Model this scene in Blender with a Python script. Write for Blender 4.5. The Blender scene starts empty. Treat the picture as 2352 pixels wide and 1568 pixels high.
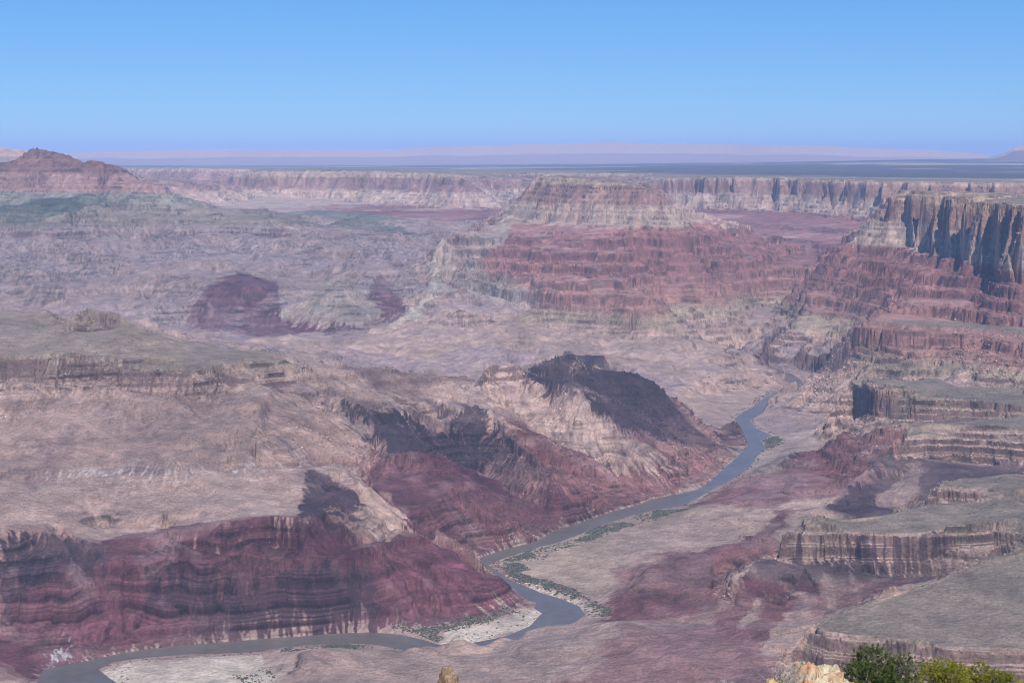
import bpy, math, random
import numpy as np
from mathutils import Vector, Matrix
from mathutils.geometry import delaunay_2d_cdt

# ------------------------------------------------------------------ camera, world, sun
C = bpy.context.scene.collection
SC = bpy.context.scene
H = 1430.0                         # eye height above the river, metres
FP = 3600.0                        # focal length in units of a 2352 px wide picture
PITCH = math.atan((784 - 345) / FP)
cam = bpy.data.cameras.new("camera"); camo = bpy.data.objects.new("camera", cam); C.objects.link(camo)
camo.location = (0, 0, H); camo.rotation_euler = (math.pi / 2 - PITCH, 0, 0)
cam.sensor_width = 36.0; cam.lens = 36.0 * FP / 2352.0
cam.clip_start = 0.5; cam.clip_end = 400000.0
SC.camera = camo
SUN_EL, SUN_AZ = math.radians(47), math.radians(167)      # azimuth clockwise from +Y (view direction)
SC.view_settings.view_transform = 'Standard'; SC.view_settings.look = 'None'
SC.view_settings.exposure = 0.0; SC.view_settings.gamma = 1.0; SC.view_settings.use_curve_mapping = False
SC.render.engine = 'CYCLES'
SC.cycles.use_denoising = True; SC.cycles.denoising_prefilter = 'ACCURATE'; SC.cycles.filter_width = 1.1; SC.cycles.sample_clamp_indirect = 4
SC.cycles.max_bounces = 4; SC.cycles.volume_bounces = 1; SC.cycles.diffuse_bounces = 2
W = bpy.data.worlds.new("World"); SC.world = W; W.use_nodes = True
nt = W.node_tree; nt.nodes.clear()
sky = nt.nodes.new('ShaderNodeTexSky'); sky.sky_type = 'NISHITA'; sky.sun_disc = False
sky.sun_elevation = SUN_EL; sky.sun_rotation = SUN_AZ
sky.altitude = 2200; sky.air_density = 1.0; sky.dust_density = 0.0; sky.ozone_density = 10.0
bg = nt.nodes.new('ShaderNodeBackground'); bg.inputs['Strength'].default_value = 0.13
wo = nt.nodes.new('ShaderNodeOutputWorld')
hs = nt.nodes.new('ShaderNodeHueSaturation'); hs.inputs['Saturation'].default_value = 1.5; hs.inputs['Hue'].default_value = 0.502
gm = nt.nodes.new('ShaderNodeGamma'); gm.inputs['Gamma'].default_value = 0.45
nt.links.new(sky.outputs[0], gm.inputs['Color']); tn = nt.nodes.new('ShaderNodeVectorMath'); tn.operation = 'MULTIPLY'; tn.inputs[1].default_value = (1.34, 1.95, 2.65)
nt.links.new(gm.outputs[0], hs.inputs['Color']); nt.links.new(hs.outputs[0], tn.inputs[0]); nt.links.new(tn.outputs[0], bg.inputs[0]); nt.links.new(bg.outputs[0], wo.inputs[0])
sl = bpy.data.lights.new("sun", 'SUN'); sl.energy = 5.0; sl.angle = math.radians(0.5); sl.color = (1.0, 0.95, 0.90)
so = bpy.data.objects.new("sun", sl); C.objects.link(so)
sd = Vector((math.sin(SUN_AZ) * math.cos(SUN_EL), math.cos(SUN_AZ) * math.cos(SUN_EL), math.sin(SUN_EL)))
so.rotation_euler = sd.to_track_quat('Z', 'Y').to_euler(); so.location = (0, 0, 3000)

# ------------------------------------------------------------------ helpers
rng = np.random.RandomState(7); random.seed(7)
SA, CA = math.sin(PITCH), math.cos(PITCH)
def ray(px, py):
    X = (px - 1176) / FP; Y = (784 - py) / FP
    dy = CA + Y * SA; dz = -SA + Y * CA
    return X / dy, dz / dy                       # u = x/y, slope = dz/dy
def ctl(px, py, q):                               # q < 2500: height above river; else distance
    if py < 0:                                    # -py is a height, q a distance
        s = (-py - H) / q; Yc = math.tan(math.atan(s) + PITCH); return (px - 1176) / FP / (CA + Yc * SA), math.log(q), -py
    u, s = ray(px, py)
    if q >= 2500: y, z = q, H + s * q
    else: z = q; y = (z - H) / s
    return u, math.log(y), z

RT = rng.rand(256, 256).astype(np.float32)
def vn(x, y, ox=0, oy=0):                         # value noise -1..1
    x = x + 17.31 * ox; y = y + 9.73 * oy
    xi = np.floor(x); yi = np.floor(y)
    fx = (x - xi).astype(np.float32); fy = (y - yi).astype(np.float32)
    xi = xi.astype(np.int64) & 255; yi = yi.astype(np.int64) & 255
    x1 = (xi + 1) & 255; y1 = (yi + 1) & 255
    fx = fx * fx * (3 - 2 * fx); fy = fy * fy * (3 - 2 * fy)
    a = RT[xi, yi]; b = RT[x1, yi]; c = RT[xi, y1]; d = RT[x1, y1]
    a = a + (b - a) * fx; c = c + (d - c) * fx
    return (a + (c - a) * fy) * 2 - 1
def fbm(x, y, lam, oct, sp=None, seed=0, gain=0.5):
    t = 0; a = 1.0
    for i in range(oct):
        n = vn(x / lam, y / lam, seed + i * 3, seed * 2 + i)
        if sp is not None: n = n * np.clip(lam / (2.2 * sp) - 0.7, 0, 1)
        t = t + a * n; a *= gain; lam *= 0.5
    return t
def sst(a, b, x):
    t = np.clip((x - a) / (b - a), 0, 1); return t * t * (3 - 2 * t)

# ------------------------------------------------------------------ control lines of the land
# owner ; px,py,q ...   (q < 2500 height above the river in metres, else distance in metres)
LINES = """
floor;0,1700,20 600,1700,40 1200,1700,60 1700,1700,90 2352,1760,60
floor;300,1600,5 420,1590,6 550,1575,6 650,1560,16 760,1556,30 900,1560,20 1000,1550,22 1200,1540,30 1400,1545,48 1600,1530,66 1750,1540,72
floor;600,1505,3 640,1497,8 680,1492,14 760,1488,16 830,1490,14
floor;850,1508,14 900,1500,20 950,1486,30 990,1492,26 1040,1505,20
floor;640,1530,20 700,1517,42 745,1509,46 800,1520,36 870,1545,26
floor;1000,1482,14 1030,1472,28 1061,1463,34 1090,1474,24 1110,1480,20 1152,1459,30 1206,1464,26 1260,1470,24 1340,1455,30 1420,1428,42
floor;1010,1535,20 1100,1520,28 1200,1510,36 1330,1500,46 1480,1490,60
floor;1216,1448,6 1260,1440,10 1330,1436,12 1400,1418,22 1500,1395,36 1600,1365,50 1640,1345,55
floor;1640,1420,52 1700,1400,62 1800,1400,4600 1900,1388,4620
floor;1780,1520,66 1700,1470,70 1600,1460,62
wall;1838,1520,4090 1891,1570,3990 2000,1590,3950 2352,1610,3850
wall;1848,1442,4130 1891,1453,4080 1973,1461,4050 2086,1468,4020 2177,1484,3960 2352,1487,3940
wall;1851,1438,4150 1879,1420,4220 1994,1380,4350 2070,1359,4420 2177,1319,4550 2268,1286,4680 2352,1257,4780
wallb;1843,-72,4150 1858,-80,4240 1888,-85,4330 1998,-92,4470 2076,-95,4560 2180,-100,4720 2270,-108,4860 2352,-118,4920
wall;1640,1370,50 1660,1345,4760 1690,1318,4850 1725,1296,4900 1760,1285,4940 1800,1292,4900 1850,1306,4880 1950,1312,4860 2050,1322,4840 2130,1316,4860
wall;1796,1274,4970 1836,1281,4960 1994,1284,4940 2110,1280,4950 2200,1258,4990 2283,1252,4990 2352,1250,4960
wall;1795,1222,4990 1824,1207,5020 1848,1212,5000 1994,1222,4980 2116,1227,4960 2200,1218,5010 2283,1207,5020 2352,1226,4990
wall;1842,1196,5100 1879,1189,5150 1994,1182,5250 2086,1166,5400 2177,1162,5420 2230,1166,5400
wallb;1788,-120,4968 1785,-112,5030 1810,-100,5130 1836,-92,5200 1876,-88,5270 1990,-90,5380 2082,-96,5540
wall;2190,1176,5320 2230,1180,5300 2298,1182,5270 2352,1178,5270
wall;2195,1167,5350 2230,1171,5330 2298,1173,5320 2352,1164,5330
wall;2151,1156,5500 2207,1157,5490 2244,1157,5480 2311,1144,5540 2352,1141,5570
wall;2151,1122,5530 2207,1123,5520 2298,1132,5500 2330,1137,5560
wall;2159,1110,5600 2216,1092,5750 2280,1096,5750 2352,1104,5720
wallb;2165,1118,5680 2216,1104,5830 2280,1106,5830 2352,1112,5800
floor;1690,1230,42 1750,1205,46 1850,1182,56 1950,1168,66 2050,1158,80 2140,1130,100
wall;1900,1165,62 1935,1130,6050 1965,1095,6200 1990,1060,6350 2010,1046,6430 2060,1040,6470 2120,1050,6440 2200,1060,6400 2352,1068,6350
wall;2080,1100,6200 2120,1075,6300 2140,1100,6150
wall;2058,1036,6525 2132,1044,6535 2242,1050,6500 2352,1056,6440
wall;2058,1016,6530 2105,997,6570 2118,991,6590 2242,1003,6540 2352,1017,6480
wall;2096,990,6700 2132,986,6720 2270,991,6700 2352,996,6680
wall;2096,974,6740 2127,963,6770 2160,962,6770 2242,970,6740 2352,975,6700
wall;2140,955,6900 2200,953,7000 2297,948,7020 2352,948,7000
wall;1896,1021,7475 1930,988,7560 1967,962,7680 1990,950,7560 2011,941,7402 2064,962,7335 2119,963,7305 2200,955,7275 2297,952,7215 2352,952,7165
wall;1898,1006,7505 1904,952,7640 1930,905,7790 1957,872,7850 1990,880,7620 2017,888,7405 2077,897,7375 2187,908,7330 2297,922,7260 2352,928,7210
wallb;1948,-60,7880 1956,-75,8060 2005,-150,8250
floor;1889,-35,7500 1897,-42,7680 1922,-50,7830
wall;1962,869,7960 2010,868,8000 2100,872,8050 2200,885,8000 2352,905,7800
floor;1600,1161,20 1650,1142,26 1700,1110,30 1760,1085,40 1830,1055,50 1880,1035,56
floor;1960,1100,75 1880,1120,60 1780,1140,50 1680,1160,38 1600,1170,30
floor;1775,1060,6 1800,1030,8 1840,1010,14 1880,985,24 1890,960,36
floor;1731,962,14 1800,985,8
floor;1751,947,16 1789,957,18 1871,963,24 1900,958,32
floor;1759,924,50 1800,930,52 1830,935,54 1880,939,60 1906,937,66
floor;1800,905,70 1860,890,90 1900,885,105 1945,870,125
floor;1780,905,30 1830,870,90 1900,850,150 1980,840,210 2050,845,240
floor;2150,868,8250 2250,880,8100 2352,890,7950
wall;1959,813,8750 2022,832,8480 2100,834,8440 2187,836,8370 2234,855,8180 2352,866,8000
wall;1958,796,8780 2022,808,8620 2100,813,8550 2187,824,8450 2234,835,8280 2352,843,8100
wall;1977,792,8830 2044,801,8680 2187,820,8500 2352,838,8150
wall;1981,742,8880 2061,748,8750 2160,753,8650 2234,756,8580 2352,775,8230
wall;1985,735,9300 2050,715,9350 2140,725,9200 2228,742,8950 2352,748,8650
wall;2050,695,9450 2130,695,9330 2240,708,9050 2352,712,8780
wall;2045,690,9800 2130,678,9650 2240,682,9400 2352,690,9000
wall;1893,645,11300 1960,650,10900 2050,652,10500 2130,645,10150 2200,648,9750 2352,660,9150
wall;1978,-735,11850 2030,-735,11700 2050,-735,11590 2094,-735,11500 2099,-735,11310 2120,-735,11250 2126,-735,11020 2148,-716,10950 2155,-716,10670 2176,-716,10590 2186,-716,10330 2212,-716,10260 2221,-716,9910 2243,-716,9850 2249,-716,9660 2280,-716,9560 2290,-716,9290 2313,-716,9220 2320,-716,9050 2345,-716,8980 2352,-716,8890
wall;2022,-905,12000 2050,-905,11780 2094,-905,11740 2099,-905,11500 2120,-905,11490 2126,-905,11210 2148,-905,11190 2155,-905,10860 2176,-905,10830 2186,-905,10520 2212,-905,10500 2221,-905,10100 2243,-905,10090 2249,-905,9850 2280,-905,9800 2290,-905,9480 2313,-905,9460 2320,-905,9240 2345,-905,9220 2352,-905,9080
wall;2050,-1118,11880 2094,-1118,11840 2099,-1118,11600 2120,-1118,11590 2126,-1118,11310 2148,-1118,11290 2155,-1116,10960 2176,-1115,10930 2186,-1114,10620 2212,-1113,10600 2221,-1112,10200 2243,-1111,10190 2249,-1111,9950 2280,-1110,9900 2290,-1109,9580 2313,-1109,9560 2320,-1109,9340 2345,-1108,9320 2352,-1108,9180
wall;2055,-1124,12400 2160,-1122,12000 2352,-1116,11500
wallb;2070,-1060,12750 2160,-1060,12550 2352,-1060,12400
wall;1838,726,11000 1862,735,10800 1900,742,10600 1960,752,10200
wall;1850,700,11100 1877,712,11000 1930,724,10800 1970,731,10550
wall;1858,657,11180 1900,667,11080 1954,681,10850 2040,690,10300
wallb;1850,640,11480 1870,628,11650 1900,600,11850 1930,575,12000 1970,555,12200
wall;1808,757,10600 1860,772,10400 1918,782,10150 1940,790,9800
wall;1808,751,10640 1860,765,10440 1918,775,10190
floor;1720,812,56 1762,816,52 1816,828,50 1882,845,48 1950,856,58
floor;1764,838,3 1800,849,3 1841,860,3 1880,858,5
floor;1700,800,84 1742,821,72 1780,838,62 1803,852,58
floor;1803,893,3 1760,897,4 1720,893,8 1640,906,14 1560,918,30
floor;1780,858,58 1760,862,62 1700,870,66 1650,874,68 1600,884,66 1500,878,76 1400,872,86 1250,872,96
floor;1680,962,5 1640,962,12 1580,960,24
floor;1900,800,180 1840,790,170 1760,785,150 1700,790,120
floor;90,1538,1 120,1529,1 160,1520,1 208,1513,1 270,1500,1 340,1489,1 430,1480,1 520,1472,1 600,1465,1 680,1460,1 760,1453,1 850,1450,1 920,1455,1 975,1467,1 1008,1478,1 1060,1478,1 1100,1471,1 1165,1458,1 1215,1437,1 1241,1409,1 1222,1396,1 1206,1392,1 1192,1368,1 1176,1350,1 1150,1330,1 1120,1308,1 1092,1283,1 1148,1263,1 1209,1247,1 1270,1218,1 1319,1203,1 1401,1175,1 1468,1157,1 1495,1145,1 1560,1132,1 1605,1122,1 1635,1101,1 1655,1080,1 1690,1050,1 1715,1025,1 1708,1000,1 1690,975,1 1686,960,1 1705,945,1 1735,930,1 1752,915,1 1775,900,1 1800,898,1 1812,880,1 1800,864,1 1770,850,1 1740,838,1 1690,825,1
floor;10,1640,1 50,1600,1 75,1568,1 90,1538,1
water;200,1590,-10 170,1555,-10 230,1522,-10 290,1507,-10 360,1496,-10 450,1490,-10 560,1483,-10 680,1475,-10 780,1466,-10 870,1466,-10 960,1483,-10 1030,1492,-10 1110,1486,-10 1180,1462,-10 1240,1435,-10 1290,1405,-10 1270,1385,-10 1225,1372,-10 1180,1346,-10 1140,1320,-10 1112,1298,-10 1108,1289,-10 1149,1274,-10 1204,1258,-10 1255,1240,-10 1302,1224,-10 1350,1207,-10 1390,1191,-10 1430,1178,-10 1480,1165,-10 1540,1149,-10 1600,1133,-10 1640,1109,-10 1670,1090,-10 1710,1060,-10 1738,1028,-10 1728,1003,-10 1705,978,-10 1704,962,-10 1730,946,-10 1755,925,-10 1785,906,-10 1812,896,-10 1828,880,-10 1818,866,-10 1790,853,-10 1760,841,-10 1722,828,-10 1680,815,-10
floor;300,1620,1 300,1580,1 255,1552,1 232,1535,1 262,1520,1 330,1511,1 430,1503,1 540,1500,1 600,1497,1 640,1488,1 700,1482,1 790,1479,1 850,1480,1 900,1488,1 950,1501,1 1030,1510,1 1120,1500,1 1190,1472,1 1215,1447,1 1260,1437,1 1322,1431,1 1350,1412,1 1336,1392,1 1290,1373,1 1240,1358,1 1180,1334,1 1140,1310,1 1122,1298,1 1150,1285,1 1200,1269,1 1240,1256,1 1285,1245,1 1319,1233,1 1380,1208,1 1453,1183,1 1507,1171,1 1580,1159,1 1603,1144,1 1645,1120,1 1690,1097,1 1722,1075,1 1740,1048,1 1762,1028,1 1748,1012,1 1778,1000,1 1735,980,1 1724,964,1 1748,953,1 1772,932,1 1800,915,1 1835,905,1 1850,885,1 1836,868,1 1800,855,1 1765,844,1 1710,826,1
floor;330,1540,4 420,1522,5 520,1515,5 580,1530,5
floor;1080,1445,4 1140,1430,4 1200,1410,4
floor;1160,1318,6 1250,1345,8 1330,1375,9 1380,1395,10 1390,1415,12
floor;1200,1300,5 1300,1266,6 1400,1225,7 1500,1190,7 1580,1168,8
floor;1300,1340,14 1400,1355,20 1430,1330,22 1400,1300,20 1450,1260,22 1550,1220,24 1650,1190,30
floor;1480,1330,44 1530,1300,40 1560,1270,56 1600,1275,40 1650,1290,52
floor;0,1475,4330 40,1500,4270 62,1530,4200 75,1555,4130
floor;130,1490,20 250,1475,22 340,1465,18 430,1455,20 540,1450,18 640,1446,18 740,1440,16 850,1436,12 1000,1428,10 1100,1412,10 1180,1390,9 1203,1381,8
floor;50,1440,4430 200,1440,4420 320,1430,4440 430,1420,4500
floor;0,1330,4560 120,1340,4560 240,1350,4570 330,1370,4560
floor;240,1295,4660 330,1304,4650 420,1312,4650 540,1302,4660 640,1302,4680 740,1292,4710 830,1277,4750 858,1284,4760
mesa;0,1262,4700 100,1270,4690 180,1272,4690 230,1264,4750 400,1250,4800 560,1225,4880 700,1215,4920 790,1222,4930 820,1245,4900
mesa;0,1215,4800 70,1213,4830 130,1227,4790 180,1238,4780 222,1242,4830 330,1228,4870 450,1208,4900 600,1188,4950 740,1176,5000 775,1190,5000 810,1220,4980
mesa;0,1205,4950 100,1200,5000 250,1225,4950 420,1195,5020 560,1165,5100 680,1160,5120
mesa;0,1095,5370 150,1095,5390 300,1088,5420 450,1085,5450 600,1075,5520 700,1070,5620
floor;875,1290,4770 880,1262,4850 905,1240,4960 1000,1237,5100 1060,1262,5150 1112,1295,5100 1166,1345,4900 1196,1372,10
floor;900,1340,4740 1000,1340,4780 1100,1350,4810
floor;900,1225,5120 1000,1222,5250 1060,1245,5300
mesa;700,1100,5650 720,1075,5720 800,1070,5700 830,1100,5550 835,1150,5300 860,1190,5200 900,1225,5100
mesa;690,1150,5250 760,1120,5400 800,1160,5200
mesa;0,980,5800 300,980,5830 600,985,5880 700,1010,5880
mesa;0,872,6285 150,880,6260 250,886,6260 400,896,6270 440,913,6240 480,901,6290 590,880,6370
mesa;0,820,6330 130,822,6330 220,838,6320 330,845,6330 400,850,6330 450,858,6310 510,852,6370 585,856,6440
mesa;0,775,6750 80,790,6680 150,800,6550 300,812,6500 430,832,6450 520,840,6500
mesa;158,752,6985 200,758,6925 240,757,6925 282,752,6975
mesa;160,738,7012 200,744,6962 240,743,6962 274,738,7008
mesa;175,729,7060 210,711,7085 245,726,7060
mesab;165,745,7120 215,730,7160 268,745,7110
mesa;0,718,7300 75,722,7250 110,745,7150 150,752,7120
mesa;285,756,7100 350,776,7050 430,790,7000 520,802,6950 632,818,6900 700,832,6900 780,837,6900 880,848,6950 960,858,7000 1010,868,7050 1035,890,7100 1060,898,7150 1090,878,7200 1130,838,7260 1180,838,7300 1215,850,7350 1240,842,7500 1280,820,7650 1300,814,7700 1330,830,7700 1380,847,7700 1420,852,7700 1470,870,7700 1520,895,7700 1545,920,7680 1600,975,7600 1640,1005,7500
mesab;0,735,7550 75,738,7500 200,765,7450 285,770,7350 430,804,7220 632,832,7100 780,850,7090 960,872,7210 1035,900,7260
mesab;1100,885,7380 1180,850,7480 1240,850,7650 1300,830,7850 1380,862,7850 1470,885,7850 1520,905,7850
mesa;560,822,6700 585,826,6650 640,840,6600
mesa;760,862,6750 880,872,6780 1000,895,6880
mesa;780,848,6820 880,856,6850
mesa;1085,893,7120 1130,886,7180 1210,880,7260
mesa;600,905,6450 760,900,6600 900,920,6600 1000,918,6720
mesa;760,935,6450 850,945,6400 960,940,6500 1030,940,6600
mesa;880,955,6400 900,990,6220 960,1030,6040 1060,1120,5720 1150,1190,5600 1215,1231,25
mesa;850,1000,6250 830,1080,5900 880,1150,5600 960,1210,5400 1050,1240,5350
mesa;1000,995,6610 1080,1060,6380 1180,1130,6090 1290,1190,22
mesa;1070,928,6740 1110,935,6660 1180,1010,6370 1260,1080,6130 1350,1140,6070 1392,1158,22
mesa;1100,905,7080 1200,960,6880 1300,1030,6640 1400,1090,6450 1478,1130,24
mesa;1230,865,7280 1290,875,7180 1340,900,7010 1400,950,6850 1480,1010,6740 1560,1060,6700
mesa;1330,872,7540 1400,900,7550 1480,960,7370 1560,1020,7200 1640,1050,7040
mesa;1400,875,7640 1480,905,7600 1540,950,7540 1560,990,7400
mesa;1640,990,7800 1665,973,7820 1692,970,7820 1710,995,7700
floor;900,790,150 1000,840,150 1080,870,140 1180,870,130
floor;560,795,165 700,790,160 800,785,155
floor;300,750,250 380,760,200 450,772,180
hill;0,700,300 100,710,280 200,720,270
hill;430,742,11000 520,762,10800 640,768,10700 660,748,11000 750,755,10850 850,758,10820 880,745,11000
hill;430,705,11300 490,645,11800 540,622,12000 600,628,11950 660,650,11800 690,680,11500
hill;650,738,11100 750,736,10980 830,748,10900
hill;640,715,11300 700,690,11450 750,648,11750 800,655,11750 850,690,11450 900,722,11100
hillb;560,640,12400 700,665,12000 760,665,12100 800,670,12100
hill;845,650,12000 862,628,12200 885,640,12200 920,690,11700 940,720,11400
hill;0,640,12200 150,655,12000 300,645,12300 400,625,12600 500,600,12900
hill;0,590,13200 150,600,13000 300,600,13200 450,580,13500 640,600,13100 750,600,13100 900,600,13000
hill;0,549,14000 200,543,14300 300,538,14480 430,542,14480 550,547,14480 630,550,14380 700,547,14500 850,562,14150 950,577,13950 1010,585,13700
hill;0,525,14080 200,523,14380 300,512,14600 430,511,14640 550,515,14620 630,522,14480 700,528,14640 850,540,14280 950,558,14080 1000,572,13800
hill;330,497,15500 480,492,16000 600,492,16200 700,500,16000 850,520,15200 960,545,14400
hill;467,480,16800 560,481,16700 632,482,16600 744,485,16500 876,492,16200 917,504,15900 1000,530,15300 1060,548,14700
hillb;467,490,17300 632,490,17200 744,492,17100 876,500,16800 930,512,16500 1010,535,15900
peak;0,380,16600 27,371,16800 55,353,17000 74,336,17000 85,342,17000 110,361,16900 137,354,16900 170,369,16700 181,373,16600 195,365,16500 228,367,16450 250,376,16400 266,384,16300
peakb;0,395,17600 74,380,18200 137,382,18000 210,385,17600 280,400,17000
peak;266,384,16300 288,413,16150 330,419,16100 376,434,15950
peak;266,400,16200 288,425,16000 330,432,15950 370,440,15900
peak;378,449,15950 400,452,16000 453,466,16300 475,477,16500
peakb;300,425,16700 376,450,16500 460,480,17200
peak;0,396,16550 60,392,16500 100,396,16350 160,392,16300 230,390,16200 262,394,16180
peak;0,432,16350 60,442,16200 150,446,16000 240,436,15980 266,428,16020
peak;0,465,15900 45,455,15900 90,480,15400 150,470,15500 220,445,15800 250,448,15750
peak;250,438,15900 310,442,15820 376,447,15850
peak;255,455,15600 330,458,15600 390,462,15600 440,475,15600
hill;0,500,14900 60,508,14700 100,505,14700 150,495,14950 220,470,15300 300,480,15300 400,488,15400
hill;120,510,14800 170,488,15100 230,468,15450
far;577,395,21500 700,391,21500 857,392,21000 960,396,20500 1063,408,19500 1090,441,19380
far;590,400,21400 700,398,21400 857,399,20900 960,403,20400 1055,413,19480
farb;577,393,22500 700,391,23000 857,388,23000 1000,395,22500
far;577,430,21300 700,432,21200 849,432,20700 960,442,20180 1080,446,19350
far;600,455,20800 739,458,20700 830,470,20200 986,480,19500 1080,478,19050 1120,482,18800
far;500,478,19000 740,483,18300 900,497,17600 1050,500,17300 1130,505,16700 1160,500,17000
farb;1110,460,21000 1160,480,20500 1180,500,19000
floor;1040,560,14300 1080,540,15000 1130,512,16000
butte;1245,404,14014 1302,410,13650 1382,415,13286 1450,422,13013 1508,432,12740
butte;1242,400,14105 1300,404,14196 1382,409,13832 1450,418,13377 1506,429,13013
butteb;1215,440,15106 1300,430,15288 1400,440,15106 1500,450,14560 1550,490,13832
butte;1190,463,14032 1217,450,13968 1280,455,13514 1360,462,13122 1440,468,12849 1530,468,12576
butte;1177,499,13923 1215,504,13786 1256,512,13486 1357,515,12995 1423,520,12731 1480,524,12522 1522,526,12394 1560,540,12409 1596,541,12425
butteb;1545,480,13104 1580,510,13013 1610,535,13013
butteb;1150,500,14469 1170,490,14742
butte;1100,545,12900 1150,553,12600 1250,560,12250 1350,563,12020 1450,565,11960 1560,562,11960 1680,575,12250
butte;1070,590,12500 1150,600,12100 1250,610,11700 1350,615,11540 1430,612,11540 1500,610,11800 1620,608,12400 1750,600,12650
butte;1195,644,11500 1286,658,11150 1368,669,10950 1450,672,10870 1505,675,10850
butte;1495,634,12260 1600,640,12180 1700,641,12150 1780,628,12400 1850,622,12550 1898,628,12350
butteb;1820,600,13200 1870,605,13000 1900,612,12750
butte;1490,655,11700 1500,640,12200
butte;1030,650,12150 1100,682,11800 1195,700,11400 1239,708,11230 1302,713,11050 1368,722,10880 1450,716,10800 1512,712,10790
butte;1060,640,12050 1130,650,11800 1195,652,11450
butte;1239,724,11000 1302,728,10980 1400,735,10830 1541,728,10860
butte;1239,736,10960 1302,753,10930 1368,768,10790 1450,766,10770 1541,759,10810
butte;1500,690,12140 1620,703,12120 1720,703,12090 1800,692,12240 1845,665,12380
butte;1560,765,10700 1600,745,11100 1700,735,11400 1800,720,11600 1830,735,11200
floor;1170,740,10900 1240,765,10600 1300,790,10200 1450,800,10000 1600,790,10300 1680,780,10700
floor;1150,800,10000 1250,820,9700 1350,840,9400 1500,850,9350 1650,850,9500
floor;1064,520,13400 1020,552,12900 1005,600,12500 985,650,12000 940,700,11500 905,750,11000
hill;960,600,12900 950,650,12300 925,690,11850
floor;1060,650,11700 1020,700,11300 980,760,10700
wall;1541,-715,18580 1551,-715,18760 1562,-715,18580 1597,-715,18892 1608,-715,18580 1639,-715,18712 1650,-715,18580 1677,-715,18892 1688,-715,18580 1725,-715,18659 1736,-715,18482 1777,-715,18549 1788,-715,18162 1819,-715,18218 1830,-715,17903 1884,-715,17530 1895,-715,17330 1937,-715,17159 1948,-715,16805 1979,-715,16610 1990,-715,16413 2016,-715,16360 2027,-715,16067 2079,-715,16010 2090,-715,15824 2139,-715,15871 2150,-715,15745 2219,-715,15843 2230,-715,15660 2289,-715,15737 2300,-715,15614 2352,-715,15640
wall;1541,-900,18940 1551,-900,19240 1562,-900,18940 1597,-900,19460 1608,-900,18940 1639,-900,19160 1650,-900,18940 1677,-900,19460 1688,-900,18940 1725,-900,19092 1736,-900,18842 1777,-900,19122 1788,-900,18522 1819,-900,18743 1830,-900,18263 1884,-900,17950 1895,-900,17690 1937,-900,17685 1948,-900,17165 1979,-900,17033 1990,-900,16773 2016,-900,16847 2027,-900,16427 2079,-900,16484 2090,-900,16184 2139,-900,16305 2150,-900,16105 2219,-900,16320 2230,-900,16020 2289,-900,16174 2300,-900,15974 2352,-900,16040
wall;1541,-1099,19100 1551,-1099,19400 1562,-1099,19100 1597,-1099,19620 1608,-1099,19100 1639,-1099,19320 1650,-1099,19100 1677,-1099,19620 1688,-1099,19100 1725,-1099,19252 1736,-1099,19002 1777,-1099,19282 1788,-1099,18682 1819,-1099,18903 1830,-1099,18423 1884,-1099,18110 1895,-1099,17850 1937,-1099,17845 1948,-1099,17325 1979,-1099,17193 1990,-1099,16933 2016,-1099,17007 2027,-1099,16587 2079,-1099,16644 2090,-1099,16344 2139,-1099,16465 2150,-1099,16265 2219,-1099,16480 2230,-1099,16180 2289,-1099,16334 2300,-1099,16134 2352,-1099,16200
wall;1060,400,1100 1120,398,1100 1200,397,1100 1313,396,1100 1464,398,1100 1520,405,1100
wall;1060,440,22900 1200,440,23000 1350,440,22800 1480,440,21500
wall;1600,540,16500 1750,555,15500 1850,565,14700 1930,560,14200
wall;1850,600,13600 1890,595,13400 1925,580,13500
far;280,384,1130 385,385,1130 460,386,1125 540,387,1120
far;280,440,26800 385,442,26800 480,440,26600
far;415,430,23900 490,432,23800 560,428,23800
far;410,412,24000 490,413,24000 560,414,24000
plateau;300,385,50000 600,385,50000 900,382,60000 1200,380,60000 1500,376,60000 1800,372,60000 2100,366,60000 2352,362,60000
plateau;1060,391,30000 1300,390,30000 1500,392,28000 1800,400,24000 2100,408,21000 2352,410,20000
far;580,388,27000 700,387,28000 870,387,29000
"""
names = {'floor': 'canyon_floor', 'water': 'canyon_floor', 'wall': 'canyon_wall', 'mesa': 'mesa_slope', 'hill': 'hills',
         'peak': 'mountain_ridge', 'far': 'distant_cliffs', 'butte': 'butte', 'plateau': 'plateau'}
OWN = ['canyon_floor', 'canyon_wall', 'mesa_slope', 'hills', 'mountain_ridge', 'distant_cliffs', 'butte', 'plateau']
P, Z, OW, E = [], [], [], []
for ln in LINES.strip().splitlines():
    o, s = ln.split(';')
    o = names[o[:-1] if o[-1] == 'b' and o[:-1] in names else o]
    pts = [tuple(float(a) for a in t.split(',')) for t in s.split()]
    if pts[0][0] == 0: pts.insert(0, (-360,) + pts[0][1:])
    if pts[-1][0] == 2352: pts.append((2720,) + pts[-1][1:])
    pv = [ctl(*p) for p in pts]
    out = [pv[0]]
    for a, b in zip(pv, pv[1:]):                      # keep segments short
        L = math.hypot(b[0] - a[0], b[1] - a[1]); n = max(1, int(L / 0.03))
        for k in range(1, n + 1): out.append(tuple(a[i] + (b[i] - a[i]) * k / n for i in range(3)))
    i0 = len(P)
    for k, (u, v, z) in enumerate(out):
        P.append((u, v)); Z.append(z); OW.append(OWN.index(o))
        if k: E.append((i0 + k - 1, i0 + k))
V0, V1 = math.log(3200.0), math.log(62000.0)
UL = 0.42
for u in np.linspace(-0.5, 0.5, 9):
    P.append((u, V0 - 0.05)); Z.append(240.0); OW.append(0)
    P.append((u, V1 + 0.05)); Z.append(900.0 + 300 * u); OW.append(7)
res = delaunay_2d_cdt([Vector(p) for p in P], E, [], 0, 1e-7, True)
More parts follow.
